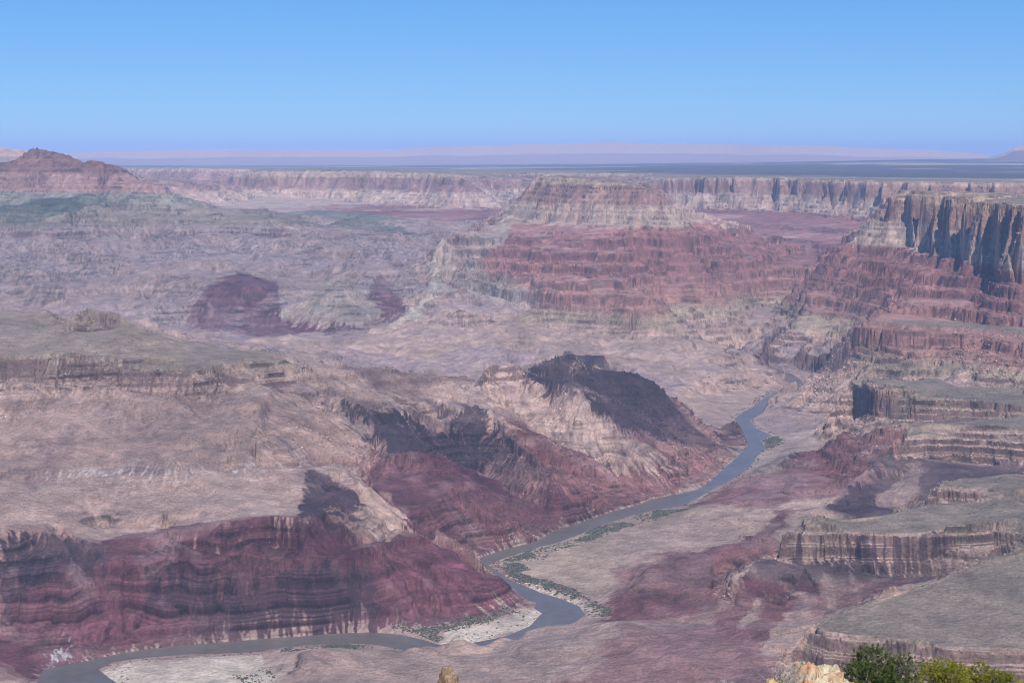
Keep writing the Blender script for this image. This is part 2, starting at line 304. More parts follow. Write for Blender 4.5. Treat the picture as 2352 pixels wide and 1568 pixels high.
tv, te, tf, ov = res[0], res[1], res[2], res[3]
Pn = np.array(P)
tz, to = [], []
newc = 0
for i, v in enumerate(tv):
    if ov[i]:
        tz.append(Z[ov[i][0]]); to.append(OW[ov[i][0]])
    else:
        newc += 1
        d = np.hypot(Pn[:, 0] - v[0], Pn[:, 1] - v[1]); k = np.argsort(d)[:3]; w = 1 / (d[k] + 1e-6)
        tz.append(float(np.dot(w, np.array(Z)[k]) / w.sum())); to.append(OW[k[0]])
        print('cross', round(v[0] * FP + 1176), round(math.exp(v[1])))
print('TIN', len(tv), len(tf), 'crossings', newc)
# ------------------------------------------------------------------ rasterise to a base grid
BU, BV = 1500, 2800
us = np.linspace(-UL, UL, BU); du = us[1] - us[0]
vs = np.linspace(V0, V1, BV); dv = vs[1] - vs[0]
ZB = np.full((BU, BV), 200.0, np.float32); OB = np.zeros((BU, BV), np.int8)
tvx = np.array([(v[0], v[1]) for v in tv])
for f in tf:
    if len(f) != 3: continue
    gi = (tvx[list(f), 0] + UL) / du; gj = (tvx[list(f), 1] - V0) / dv
    a0, a1 = max(0, math.floor(gi.min())), min(BU - 1, math.ceil(gi.max()))
    b0, b1 = max(0, math.floor(gj.min())), min(BV - 1, math.ceil(gj.max()))
    if a1 < a0 or b1 < b0: continue
    A, B = np.meshgrid(np.arange(a0, a1 + 1), np.arange(b0, b1 + 1), indexing='ij')
    det = (gj[1] - gj[2]) * (gi[0] - gi[2]) + (gi[2] - gi[1]) * (gj[0] - gj[2])
    if abs(det) < 1e-9: continue
    l0 = ((gj[1] - gj[2]) * (A - gi[2]) + (gi[2] - gi[1]) * (B - gj[2])) / det
    l1 = ((gj[2] - gj[0]) * (A - gi[2]) + (gi[0] - gi[2]) * (B - gj[2])) / det
    l2 = 1 - l0 - l1
    m = (l0 >= -1e-6) & (l1 >= -1e-6) & (l2 >= -1e-6)
    zz = l0 * tz[f[0]] + l1 * tz[f[1]] + l2 * tz[f[2]]
    ZB[A[m], B[m]] = zz[m]
    o3 = sorted(to[i] for i in f); OB[A[m], B[m]] = o3[1]
def box(a, r, ax):
    a = np.moveaxis(a, ax, 0)
    p = np.concatenate([np.repeat(a[:1], r + 1, 0), a, np.repeat(a[-1:], r, 0)], 0)
    c = np.cumsum(p, 0, dtype=np.float64)
    return np.moveaxis(((c[2 * r + 1:] - c[:-2 * r - 1]) / (2 * r + 1)).astype(np.float32), 0, ax)
def blur(a, r, n=2):
    for _ in range(n): a = box(box(a, r, 0), r, 1)
    return a
YB = np.exp(vs)[None, :].astype(np.float32)
def slopes(z):                                        # world gradient from (u,v) grid
    zu = np.gradient(z, du, axis=0); zv = np.gradient(z, dv, axis=1)
    gx = zu / YB; gy = (zv - us[:, None].astype(np.float32) * zu) / YB
    return gx.astype(np.float32), gy.astype(np.float32)
gx, gy = slopes(ZB); sl0 = np.hypot(gx, gy)
cl = np.clip(blur((sl0 > 0.85).astype(np.float32), 3, 1) * 3, 0, 1)
low = 1 - sst(2, 12, blur(ZB, 2, 1))
keep = np.clip(cl + low, 0, 1); keep = blur(keep, 2, 1)
sm = np.where(OB == 3, 1.0, np.where((OB == 2) & (ZB < 590), 0.35, np.where(OB == 0, 0.7, 0.0))).astype(np.float32); sm = blur(sm, 12, 1)
ZS = ZB * keep + (blur(ZB, 8, 2) * sm + blur(ZB, 2, 2) * (1 - sm)) * (1 - keep)
del gx, gy, sl0
XB = us[:, None].astype(np.float32) * YB
rg = 1 - np.abs(fbm(XB, YB + 0 * XB, 1250, 4, None, 211, 0.5)) * 2.4
rg2 = 1 - np.abs(fbm(XB, YB + 0 * XB, 520, 4, None, 215, 0.5)) * 2.4
am = np.where(OB == 3, np.where(ZB < 640, 66, 18), np.where(OB == 0, np.where(YB > 8300, 30, 0), np.where(OB == 2, 0, np.where((OB == 1) & (ZB < 280), 14, 0)))).astype(np.float32)
am2 = np.where(OB == 3, 25, np.where(OB == 0, np.where(YB > 8300, 14, 0), np.where((OB == 2) & (ZB < 520) & (XB < -100), 15, np.where(OB == 6, 16, 0)))).astype(np.float32)
ok_ = (1 - blur(cl, 5, 1)) * sst(12, 90, ZB)
mound = ((XB / YB > -0.215) & (XB / YB < -0.06) & (YB > 10500) & (YB < 12500)).astype(np.float32); mound = blur(mound, 20, 1)
ok_ = ok_ * (1 - 0.7 * mound)
ok_ = ok_ * np.where((OB == 2) & (ZB > 225) & (XB / YB < -0.12), 0.45, 1.0)
ZS = ZS + (blur(am, 14, 1) * (rg - 0.45) + blur(am2, 10, 1) * (rg2 - 0.45)) * ok_
del XB, rg, rg2
ZW = blur(ZS, 6, 2)                                   # broad form, for the fall line
GX, GY = slopes(ZW)
def samp(arr, u, v):
    i = np.clip((u + UL) / du, 0, BU - 1.001); j = np.clip((v - V0) / dv, 0, BV - 1.001)
    i0 = i.astype(np.int32); j0 = j.astype(np.int32); fi = (i - i0).astype(np.float32); fj = (j - j0).astype(np.float32)
    return (arr[i0, j0] * (1 - fi) + arr[i0 + 1, j0] * fi) * (1 - fj) + (arr[i0, j0 + 1] * (1 - fi) + arr[i0 + 1, j0 + 1] * fi) * fj
# ------------------------------------------------------------------ non-uniform rows: more where the land is steep
NU, NR = 1500, 1750
uu = np.linspace(-UL, UL, NU).astype(np.float32)
ZU = ZS
row = (H - ZU) / YB                                    # ~ picture row
dens = np.abs(np.gradient(row, axis=1)) * FP
dens = np.clip(dens, 0, 12) + 0.28
dens = box(box(dens, 22, 0), 6, 1); dens = box(dens, 14, 0)
cum = np.cumsum(dens, 1); cum = (cum - cum[:, :1]) / (cum[:, -1:] - cum[:, :1])
tt = np.linspace(0, 1, NR)
VV = np.empty((NU, NR), np.float32)
for i in range(NU): VV[i] = np.interp(tt, cum[i], vs)
UU = np.repeat(uu[:, None], NR, 1)
Y = np.exp(VV); X = UU * Y
sp = Y * (uu[1] - uu[0])                                # sample spacing in metres
del dens, cum, row
z0 = samp(ZS, UU, VV)
free = sst(3, 45, z0)
# sideways warp: scalloped rims, buttresses and alcoves
wa = 0.25 + 0.75 * sst(60, 300, z0)
big = (0.75 + 0.9 * sst(9000, 14000, Y)) * np.where((UU < -0.24) & (Y > 15800), 0.4, 1.0)
wx = fbm(X, Y, 420, 5, sp, 3, 0.55); wy = fbm(X, Y, 420, 5, sp, 9, 0.55)
fl = 1 - np.abs(vn(X / 85, Y / 300, 31, 5)) * 2
own00 = OB[np.clip(((UU + UL) / du + .5).astype(int), 0, BU - 1), np.clip(((VV - V0) / dv + .5).astype(int), 0, BV - 1)]
amp = 34 * free * wa * big * np.where((own00 == 1) & (Y < 8300), 0.5, 1.0)
gxm = samp(GX, UU, VV); sgx = np.clip(gxm * 4, -1, 1)
def crack(a, b, lam, wd, seed):
    n_ = vn(a / lam + 0.25 * vn(a / 9.0, b / 40.0, 3, 3) + 1.1 * vn(a / 140.0, b / 500.0, 6, 2), b / (lam * 9), seed, seed + 2)
    return np.exp(-(n_ / wd) ** 2)
irr = sst(-0.25, 0.35, fbm(X, Y, 230, 3, sp, 221, 0.6))
ck = irr * crack(X, Y, 70.0 * np.maximum(1, np.round(sp / 6)), 0.13, 3) * 13 + crack(X, Y, 150.0, 0.09, 5) * 26
cx = irr * crack(Y, X, 60.0 * np.maximum(1, np.round(sp / 6)), 0.13, 13) * 13 + crack(Y, X, 170.0, 0.09, 15) * 26
alc = 1 - np.abs(fbm(X, Y, 1150, 3, sp, 33, 0.5)) * 2.2
alx = 1 - np.abs(fbm(X, Y, 520, 3, sp, 35, 0.5)) * 2.2
aw = sst(420, 620, z0)
ck = ck + (np.maximum(alc, 0) ** 4 * 260 * sst(12500, 15500, Y) + np.maximum(alx, 0) ** 2 * 75) * aw
X2 = X + wx * amp - sgx * cx * free * (0.5 + 0.5 * wa); Y2 = Y + wy * amp * 1.2 - ck * free * (0.5 + 0.5 * wa) + fl * 6 * free * wa * big
U2 = X2 / Y2; V2 = np.log(Y2)
z1 = samp(ZS, U2, V2)
sx = samp(GX, U2, V2); sy = samp(GY, U2, V2)
S = np.hypot(sx, sy)
# ------------------------------------------------------------------ erosion gullies that follow the fall line
R2 = rng.rand(256, 256).astype(np.float32); R3 = rng.rand(256, 256).astype(np.float32)
def gully(x, y, dx, dy, lam):
    px = x / lam; py = y / lam
    ix = np.floor(px); iy = np.floor(py); fx = (px - ix).astype(np.float32); fy = (py - iy).astype(np.float32)
    ix = ix.astype(np.int64); iy = iy.astype(np.int64)
    va = 0; dX = 0; dY = 0; wt = 0
    for i in (-1, 0, 1):
        for j in (-1, 0, 1):
            a = (ix + i) & 255; b = (iy + j) & 255
            qx = fx - i - R2[a, b]; qy = fy - j - R3[a, b]
            w = np.exp(-3.0 * (qx * qx + qy * qy))
            m = (qx * dx + qy * dy) * (2 * np.float32(math.pi))
            s = np.sin(m); wt = wt + w
            va = va + np.cos(m) * w; dX = dX - s * dx * w; dY = dY - s * dy * w
    return va / wt, dX / wt, dY / wt
Sn = np.maximum(S, 1e-4)
k = np.minimum(Sn * 3.2, 1.15) / Sn
ax = -sy * k; ay = sx * k                               # across the fall line
g = np.zeros_like(z1); G1 = None
gdx = 0; gdy = 0; lam = 460.0; a = 1.0
Ss = sst(0.03, 0.42, S) * free
for o in range(6):
    fade = np.clip(lam / (3.0 * sp) - 0.6, 0, 1)
    e, ex, ey = gully(X2 + 31 * o, Y2 - 17 * o, ax + gdy * 0.55, ay - gdx * 0.55, lam)
    e = e * fade
    g += a * (e - 0.35 * e * e) * lam * 0.075
    gdx = gdx + ex * a * 0.9; gdy = gdy + ey * a * 0.9
    if o == 1: G1 = e.copy()
    if o == 3: G3 = e.copy()
    lam *= 0.56; a *= 0.86
own0 = OB[np.clip(((U2 + UL) / du + .5).astype(int), 0, BU - 1), np.clip(((V2 - V0) / dv + .5).astype(int), 0, BV - 1)]
cliffm = np.clip(samp(cl, U2, V2), 0, 1)
z2 = z1 + np.where(own0 == 4, 0.45, 1.0) * np.where(z1 > 1060, 0.35, 1.0) * g * (1 - 0.75 * cliffm) * Ss * (0.9 + 0.5 * np.clip(Y / 12000, 0, 1.5))
rough = fbm(X, Y, 60, 5, sp, 21, 0.6)
flo = ((own0 == 0) * sst(8, 40, z0)).astype(np.float32)
z2 += flo * ((1 - np.abs(fbm(X, Y, 520, 5, sp, 201, 0.55)) * 2) * 15 + 6 * fbm(X, Y, 130, 4, sp, 205, .6)) * (0.8 + 0.9 * sst(7000, 11000, Y))
z2 += rough * (0.8 + 4.0 * sst(0.05, 0.8, S)) * free
own = OB[np.clip(((U2 + UL) / du + .5).astype(int), 0, BU - 1), np.clip(((V2 - V0) / dv + .5).astype(int), 0, BV - 1)]
# ------------------------------------------------------------------ ledges of the strata
nQ = fbm(X, Y, 240, 3, sp, 77)
tiltn = fbm(X, Y, 2600, 2, None, 41) * 20
zt = z2 + tiltn + 17 * vn(z2 / 47.0, z2 * 0 + 2.2, 1, 2) + nQ * np.where(Y < 9000, 4, 9)
def stair(z, s, w):
    f = z / s; i = np.floor(f); f = f - i
    st = 0.30 * f + 0.70 * sst(0.62, 0.86, f)
    return (st - f) * s * w
lw = sst(0.10, 0.35, S) * free * (0.55 + 0.45 * np.clip(fbm(X, Y, 700, 3, sp, 51) * 2, -1, 1))
isw = (own == 1) | (own == 6) | (own == 5) | (own == 4)
sup = isw & (zt > 300) & (zt < 740)
lw = np.where(isw, np.maximum(lw, 0.6 * sst(0.10, 0.3, S) * free), lw * np.where(((own == 3) & (z2 < 640)) | ((own == 2) & (z2 > 240) & (z2 < 480)), 0.3, 0.6))
z3 = z2 + np.where(sup, stair(zt + 19, 84.0, 0.95 * sst(0.06, 0.2, S)), 0) + stair(zt, 41.0, lw) + stair(zt + 7, 13.0, lw * 0.8 * np.clip(13 / (0.9 * sp) - .3, 0, 1))
z3 = np.where(z0 < 3, z1, z3)
z3 = np.where((z0 >= 2.5), np.maximum(z3, 0.6), z3)
# ------------------------------------------------------------------ colours of the rock (linear base colours)
gxx = np.gradient(z3, axis=0) / (np.gradient(X, axis=0) + 1e-3)
gyy = np.gradient(z3, axis=1) / (np.gradient(Y, axis=1) + 1e-3)
SL = np.hypot(gxx, gyy)
nA = fbm(X, Y, 600, 5, sp, 61, 0.6); nB = fbm(X, Y, 90, 4, sp, 71, 0.6)
zs = z3 + tiltn * 0.5 + nB * 9 - 75 * (own == 6) * (z3 > 620)
col = np.zeros(z3.shape + (3,), np.float32)
def mix(m, c):
    m = np.clip(m, 0, 1)[..., None] if not np.isscalar(m) else m
    col[...] = col * (1 - m) + np.array(c, np.float32) * m
RED = (0.19, 0.088, 0.082); DRED = (0.10, 0.038, 0.046); TAN = (0.41, 0.29, 0.235); GRAY = (0.235, 0.186, 0.140)
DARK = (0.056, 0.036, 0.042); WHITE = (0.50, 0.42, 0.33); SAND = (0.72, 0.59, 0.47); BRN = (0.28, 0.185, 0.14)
REDW = (0.38, 0.21, 0.175); GYP = (0.78, 0.76, 0.74); GREEN = (0.085, 0.10, 0.065); PINK = (0.33, 0.20, 0.165)
mix(1.0, TAN)
W_ = isw
def band(lo, hi, s=14): return sst(lo - s, lo + s, zs) * (1 - sst(hi - s, hi + s, zs))
mix(W_ * band(215, 292, 8), (0.33, 0.25, 0.185))
mix(W_ * band(292, 470, 8), REDW); mix(W_ * band(292, 340, 6) * 0.5, BRN)
mix(W_ * band(470, 735), (0.30, 0.153, 0.132)); mix(W_ * band(735, 905), (0.47, 0.35, 0.28)); mix(W_ * band(905, 1075), (0.28, 0.175, 0.145)); mix(W_ * band(735, 1075) * sst(0.05, 0.5, nA + 0.6 * nB) * 0.5, (0.36, 0.24, 0.19))
mix(W_ * band(1062, 1400, 6), (0.40, 0.29, 0.215))
talus = sst(0.15, 0.3, SL) * (1 - sst(0.62, 0.85, SL))
tone = sst(0.1, 0.6, G1 * 0.6 + nA * 0.5)
mix(W_ * (zs > 300) * (zs < 1050) * talus * tone * 0.7, (0.38, 0.26, 0.22))
# supai banding, fine
bd = vn(zs / 11.0, zs * 0 + 3.3, 5, 1) * 0.6 + vn(zs / 3.7, zs * 0 + 7.1, 2, 8) * 0.4
top = (1 - sst(0.12, 0.40, S)) * (1 - sst(0.5, 0.9, SL))
mix(W_ * top * (zs > 150) * (zs < 700) * (Y < 9000) * 0.9, GRAY)
mix((own == 2) * sst(480, 540, z3) * 0.8, GRAY)
mix(W_ * top * (zs > 1040), GRAY)
mix(((own == 0)) * (Y < 5300) * (0.75 * sst(-0.25, 0.35, nA + (z0 - 40) / 60)), RED)
mm = (own == 2) * 1.0
mix(mm * (1 - sst(230, 300, zs)) * 0.6, RED)
mix(((own == 0) | (own == 3)) * (Y > 7800) * sst(0.0, 0.5, nA + 0.35 * nB) * 0.5, (0.17, 0.135, 0.155))
mix((own == 3) * (0.55 + 0.4 * sst(-0.4, 0.5, nA)), (0.26, 0.20, 0.185))
mix((own == 3) * sst(700, 760, zs), GRAY)
mix((own == 4) * band(1010, 1190), PINK); mix((own == 4) * band(1190, 1600), (0.22, 0.12, 0.09)); mix((own == 4) * (1 - sst(990, 1020, zs)), (0.25, 0.22, 0.17))
mix((own == 7) * 1.0, (0.09, 0.085, 0.085)); mix((own == 7) * sst(0.35, 0.6, fbm(X, Y, 5000, 4, None, 81)), (0.36, 0.29, 0.22))
mix((own == 5) * (zs > 1150), (0.17, 0.16, 0.13))
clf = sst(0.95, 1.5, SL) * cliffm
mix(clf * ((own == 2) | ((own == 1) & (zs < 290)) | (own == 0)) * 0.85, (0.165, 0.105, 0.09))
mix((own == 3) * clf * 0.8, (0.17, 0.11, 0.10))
# mapped patches of ground; outlines given on the picture are dropped on to the land before use
ZL = ZS
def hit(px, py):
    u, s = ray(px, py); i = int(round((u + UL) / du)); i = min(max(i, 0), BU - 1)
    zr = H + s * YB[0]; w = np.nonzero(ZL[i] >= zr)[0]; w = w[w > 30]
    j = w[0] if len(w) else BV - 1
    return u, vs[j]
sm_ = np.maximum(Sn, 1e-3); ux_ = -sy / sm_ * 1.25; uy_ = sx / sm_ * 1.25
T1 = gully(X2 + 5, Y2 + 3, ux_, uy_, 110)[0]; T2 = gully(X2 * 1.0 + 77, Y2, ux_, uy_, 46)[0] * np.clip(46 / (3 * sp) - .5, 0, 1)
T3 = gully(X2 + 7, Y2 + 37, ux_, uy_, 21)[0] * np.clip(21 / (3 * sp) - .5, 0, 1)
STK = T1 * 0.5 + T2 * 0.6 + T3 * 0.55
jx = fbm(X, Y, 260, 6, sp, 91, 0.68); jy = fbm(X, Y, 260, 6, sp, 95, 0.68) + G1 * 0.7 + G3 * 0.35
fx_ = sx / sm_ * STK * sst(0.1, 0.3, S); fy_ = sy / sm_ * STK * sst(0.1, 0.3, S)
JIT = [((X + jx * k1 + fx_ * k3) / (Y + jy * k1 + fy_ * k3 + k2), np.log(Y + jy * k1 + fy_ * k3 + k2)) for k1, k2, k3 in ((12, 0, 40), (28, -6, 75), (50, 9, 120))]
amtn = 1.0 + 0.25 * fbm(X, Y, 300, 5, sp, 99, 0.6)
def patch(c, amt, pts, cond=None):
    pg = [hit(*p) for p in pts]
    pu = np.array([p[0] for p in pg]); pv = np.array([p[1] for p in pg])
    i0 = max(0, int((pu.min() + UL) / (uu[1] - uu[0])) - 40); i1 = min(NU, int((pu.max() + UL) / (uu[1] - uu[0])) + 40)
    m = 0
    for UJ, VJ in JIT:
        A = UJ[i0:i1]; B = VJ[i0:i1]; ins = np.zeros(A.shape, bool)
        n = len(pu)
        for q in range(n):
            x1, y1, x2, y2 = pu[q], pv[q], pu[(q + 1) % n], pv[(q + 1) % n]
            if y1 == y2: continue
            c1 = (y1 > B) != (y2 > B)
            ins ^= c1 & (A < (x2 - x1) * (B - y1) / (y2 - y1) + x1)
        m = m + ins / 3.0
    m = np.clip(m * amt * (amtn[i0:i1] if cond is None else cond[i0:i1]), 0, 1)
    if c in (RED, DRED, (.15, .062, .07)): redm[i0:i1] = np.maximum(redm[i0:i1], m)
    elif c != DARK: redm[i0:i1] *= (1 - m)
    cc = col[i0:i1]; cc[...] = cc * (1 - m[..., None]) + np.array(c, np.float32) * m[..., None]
redm = ((own == 0) * (Y < 5300) * 0.5).astype(np.float32)
nC = fbm(X * 0.6, Y * 0.5, 15, 2, sp, 111, 0.7)
# darker shale between the debris fans of the left slope
mix((own == 2) * band(235, 445, 10) * sst(0.0, 0.5, -G1 - 0.25 * nA) * 0.55, (0.20, 0.135, 0.14))
streak = 0
PATCHES = [
 ((.17, .115, .10), .85, [(-60, 822), (130, 822), (220, 838), (330, 845), (450, 858), (510, 852), (590, 856), (592, 876), (480, 900), (440, 912), (400, 894), (250, 885), (150, 879), (-60, 872)]),
 ((.17, .115, .10), .8, [(158, 738), (200, 744), (240, 743), (274, 739), (276, 750), (240, 757), (200, 757), (160, 750)]),
 ((.17, .115, .10), .7, [(780, 840), (880, 852), (1000, 866), (1020, 890), (880, 874), (770, 862)]),
 (GRAY, .9, [(1853, 1440), (1879, 1421), (1994, 1381), (2070, 1360), (2177, 1320), (2268, 1287), (2500, 1200), (2500, 1486), (2177, 1483), (2086, 1466), (1973, 1459), (1891, 1451)]),
 (GRAY, .9, [(1826, 1206), (1843, 1195), (1879, 1190), (1994, 1183), (2086, 1167), (2177, 1161), (2310, 1143), (2500, 1140), (2500, 1225), (2283, 1206), (2116, 1226), (1994, 1221), (1848, 1211)]),
 (GRAY, .9, [(2152, 1120), (2160, 1110), (2216, 1093), (2500, 1100), (2500, 1135), (2298, 1131)]),
 (GRAY, .9, [(2160, 960), (2200, 954), (2297, 949), (2500, 948), (2500, 974), (2242, 969)]),
 (GRAY, .9, [(1965, 874), (2010, 869), (2100, 868), (2200, 880), (2500, 900), (2500, 928), (2297, 922), (2187, 909), (2077, 899), (2017, 890)]),
 ((.15, .062, .07), .95, [(0, 1500), (80, 1560), (100, 1542), (210, 1520), (340, 1496), (450, 1485), (600, 1472), (760, 1462), (860, 1452), (1010, 1434), (1205, 1390), (1110, 1296), (1000, 1240), (860, 1250), (850, 1290), (240, 1290), (0, 1300)]),
 (DRED, .9, [(225, 1240), (740, 1176), (830, 1240), (850, 1290), (240, 1300)]),
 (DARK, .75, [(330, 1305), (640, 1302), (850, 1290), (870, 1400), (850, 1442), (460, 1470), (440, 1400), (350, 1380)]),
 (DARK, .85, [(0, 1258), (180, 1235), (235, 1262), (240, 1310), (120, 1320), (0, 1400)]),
 (TAN, .85, [(220, 1238), (600, 1186), (690, 1168), (690, 1120), (560, 1090), (0, 1110), (0, 1205)]),
 ((.30, .2, .16), .5, [(0, 1100), (560, 1085), (700, 1070), (850, 1000), (600, 900), (0, 890)]),
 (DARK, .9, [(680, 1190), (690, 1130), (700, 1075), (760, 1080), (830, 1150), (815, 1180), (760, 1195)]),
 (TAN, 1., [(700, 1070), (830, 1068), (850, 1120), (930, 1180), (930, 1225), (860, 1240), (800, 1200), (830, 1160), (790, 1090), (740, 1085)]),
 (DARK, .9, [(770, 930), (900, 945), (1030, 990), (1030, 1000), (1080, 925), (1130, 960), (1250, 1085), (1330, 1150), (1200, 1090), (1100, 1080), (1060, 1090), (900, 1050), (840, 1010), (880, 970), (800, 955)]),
 (DRED, .9, [(850, 1060), (960, 1060), (1100, 1090), (1250, 1110), (1420, 1180), (1100, 1275), (1000, 1235), (940, 1200), (900, 1150), (835, 1100)]),
 (RED, .5, [(940, 1100), (1100, 1130), (1350, 1190), (1100, 1275), (1000, 1235)]),
 (RED, .85, [(1200, 930), (1400, 1000), (1560, 1040), (1690, 1045), (1600, 1110), (1400, 1182), (1330, 1150), (1250, 1085), (1180, 1000)]),
 (TAN, .95, [(1120, 895), (1330, 890), (1440, 990), (1560, 1070), (1500, 1090), (1350, 1050), (1230, 990)]),
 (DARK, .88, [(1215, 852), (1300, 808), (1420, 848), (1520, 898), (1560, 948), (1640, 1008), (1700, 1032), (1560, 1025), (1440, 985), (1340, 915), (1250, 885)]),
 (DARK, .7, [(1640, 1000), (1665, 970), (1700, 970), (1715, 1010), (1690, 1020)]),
 (TAN, .95, [(1300, 865), (1600, 875), (1800, 850), (1810, 895), (1680, 950), (1600, 950), (1500, 885)]),
 ((.42, .31, .235), .9, [(1150, 1310), (1350, 1370), (1480, 1330), (1430, 1250), (1560, 1190), (1640, 1180), (1580, 1160), (1400, 1195), (1200, 1265)]),
 (SAND, .9, [(1150, 1318), (1340, 1385), (1385, 1415), (1200, 1345)]),
 (SAND, 1., [(240, 1535), (330, 1512), (600, 1500), (600, 1600), (300, 1600)]),
 (SAND, 1., [(1000, 1478), (1030, 1440), (1100, 1425), (1205, 1396), (1241, 1408), (1215, 1438), (1160, 1458), (1080, 1475)]),
 (TAN, .8, [(600, 1500), (760, 1488), (960, 1485), (1110, 1530), (1000, 1560), (830, 1530), (740, 1505), (640, 1530)]),
 (RED, .9, [(1400, 1300), (1500, 1290), (1700, 1240), (1800, 1180), (1900, 1172), (1830, 1185), (1780, 1215), (1775, 1270), (1700, 1300), (1640, 1400), (1400, 1430)]),
 (RED, .9, [(1590, 1160), (1700, 1095), (1896, 1022), (2010, 1000), (2090, 1000), (2010, 1050), (1930, 1140), (1760, 1170)]),
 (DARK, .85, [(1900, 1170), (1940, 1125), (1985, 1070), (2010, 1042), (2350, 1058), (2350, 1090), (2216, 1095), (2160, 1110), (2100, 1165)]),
 (TAN, .7, [(2020, 1150), (2085, 1060), (2110, 1060), (2110, 1160)]),
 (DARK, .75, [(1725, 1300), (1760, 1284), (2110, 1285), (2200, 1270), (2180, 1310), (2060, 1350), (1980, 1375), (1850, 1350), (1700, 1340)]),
 (DRED, .7, [(1700, 1340), (1850, 1345), (2050, 1355), (1900, 1410), (1800, 1410), (1680, 1400)]),
 (RED, .8, [(1700, 1325), (1850, 1345), (2110, 1325), (1990, 1376), (1880, 1416), (1850, 1437), (1838, 1500), (1700, 1480), (1640, 1425)]),
 (DRED, .7, [(1700, 1325), (1850, 1345), (2080, 1330), (1980, 1365), (1850, 1375), (1700, 1360)]),
 (TAN, .9, [(1832, 1340), (1850, 1385), (1880, 1440), (1835, 1505), (1750, 1495), (1800, 1420)]),
 (TAN, .9, [(1752, 1360), (1762, 1402), (1705, 1445), (1690, 1440), (1738, 1382)]),
 (TAN, .85, [(1884, 1308), (1905, 1350), (1925, 1390), (1870, 1422), (1878, 1360)]),
 (TAN, .8, [(1950, 1310), (1980, 1385), (1953, 1395), (1940, 1350)]),
 ((.40, .31, .25), .8, [(1720, 960), (1780, 1000), (1880, 985), (1890, 1020), (1760, 1090), (1720, 1080), (1745, 1040)]),
 (TAN, .9, [(1740, 905), (1900, 840), (1990, 850), (1960, 870), (1905, 950), (1780, 920)]),
 (DRED, .85, [(430, 720), (500, 640), (540, 620), (640, 650), (640, 720), (700, 745), (850, 760), (650, 775), (450, 750)]),
 (DRED, .8, [(850, 660), (870, 625), (930, 690), (930, 720), (850, 750)]),
 ((.30, .24, .19), .8, [(640, 720), (700, 680), (750, 645), (800, 650), (880, 720), (850, 750), (740, 735)]),
 (GREEN, .75, [(0, 500), (0, 470), (60, 460), (150, 450), (250, 440), (200, 475), (110, 505), (60, 515)]),
 ((.15, .15, .12), .75, [(600, 492), (860, 505), (1000, 540), (900, 535), (700, 510)]),
 ((.15, .16, .13), .8, [(580, 483), (744, 486), (876, 494), (917, 506), (820, 503), (640, 492)]),
 ((.36, .29, .245), .8, [(1040, 555), (1180, 497), (1160, 560), (1110, 600), (1190, 640), (1240, 700), (1190, 712), (1090, 690), (1020, 665)]),
 ((.40, .34, .27), .7, [(1010, 560), (1035, 545), (1050, 570), (1030, 640), (1000, 690), (950, 740), (905, 755), (985, 650)]),
]
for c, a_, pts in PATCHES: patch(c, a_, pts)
patch((.62, .57, .54), .75, [(0, 1082), (60, 1078), (280, 1066), (400, 1062), (560, 1060), (680, 1066), (560, 1076), (400, 1084), (240, 1092), (0, 1094)], sst(-0.5, 0.6, T2 * .6 + T3 * .5 + 0.9 * nA))
patch((.66, .62, .6), .65, [(115, 1500), (160, 1488), (170, 1512), (130, 1525)], sst(-0.3, 0.1, nC))
# fine banding and mottling that belong to the beds
lay = (own != 7) * sst(0.12, 0.4, SL)
zz_ = zt + (X * 0.035 - Y * 0.02)
bd2 = vn(zz_ / 15.0, z3 * 0 + 3.3, 5, 1) * 0.7 + vn(zz_ / 5.0, z3 * 0 + 7.1, 2, 8) * 0.5
col *= (1 + 0.24 * bd * lay * (1 - redm) * np.where(z3 > 4, 1, 0))[..., None]
layr = sst(0.03, 0.14, SL)
col *= (1 + 0.42 * bd2 * layr * redm)[..., None]
fan = redm * sst(0.25, 0.75, G1 * 0.7 + 0.4 * nA + 0.2 * nB) * sst(12, 60, z3)
mix(fan * 0.55, (0.31, 0.205, 0.19))
col *= (1 + 0.16 * nA + 0.14 * nB)[..., None]
col *= (1 + np.where(sup, 0.12, 0.30) * STK * sst(0.12, 0.35, S) * (1 - sst(1.0, 1.5, S)) * (1 - 0.8 * cliffm) * np.where(z3 > 5, 1, 0))[..., None]
# outcropping beds: thin dark risers that come and go along the slope
fr4 = ((zt + 19) / 84.0) % 1
col *= (1 - 0.45 * np.where(sup, sst(0.6, 0.66, fr4) * (1 - sst(0.86, 0.92, fr4)), 0) * sst(-0.3, 0.2, nA + nB))[..., None]
fr = (zt / 41.0) % 1; fr2 = ((zt + 7) / 13.0) % 1; fr3 = ((zt + 2) / 23.0 + 0.4 * nQ) % 1
come = sst(-0.15, 0.3, fbm(X, Y, 190, 4, sp, 191, 0.6))
ris = sst(0.60, 0.68, fr) * (1 - sst(0.84, 0.9, fr)) * 0.55 + sst(0.62, 0.7, fr2) * (1 - sst(0.86, 0.95, fr2)) * 0.45 * np.clip(13 / (1.2 * sp) - .3, 0, 1) + sst(0.86, 0.92, fr3) * 0.35
ris = ris * np.where((own == 2) & (z3 > 240) & (z3 < 480), 0.4, 1.0) * come * sst(0.12, 0.25, S) * np.where(z3 > 5, 1, 0)
col *= (1 - 0.75 * np.clip(ris, 0, 0.9))[..., None]
vst = vn(X / 14, Y / 60, 4, 4) * sst(0.8, 1.6, SL) * np.clip(14 / (1.5 * sp), 0, 1)
col *= (1 + 0.09 * vst)[..., None]
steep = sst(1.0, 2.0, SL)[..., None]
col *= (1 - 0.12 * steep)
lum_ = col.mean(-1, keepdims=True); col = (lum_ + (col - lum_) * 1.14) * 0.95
col = np.clip(col, 0.008, 0.85)

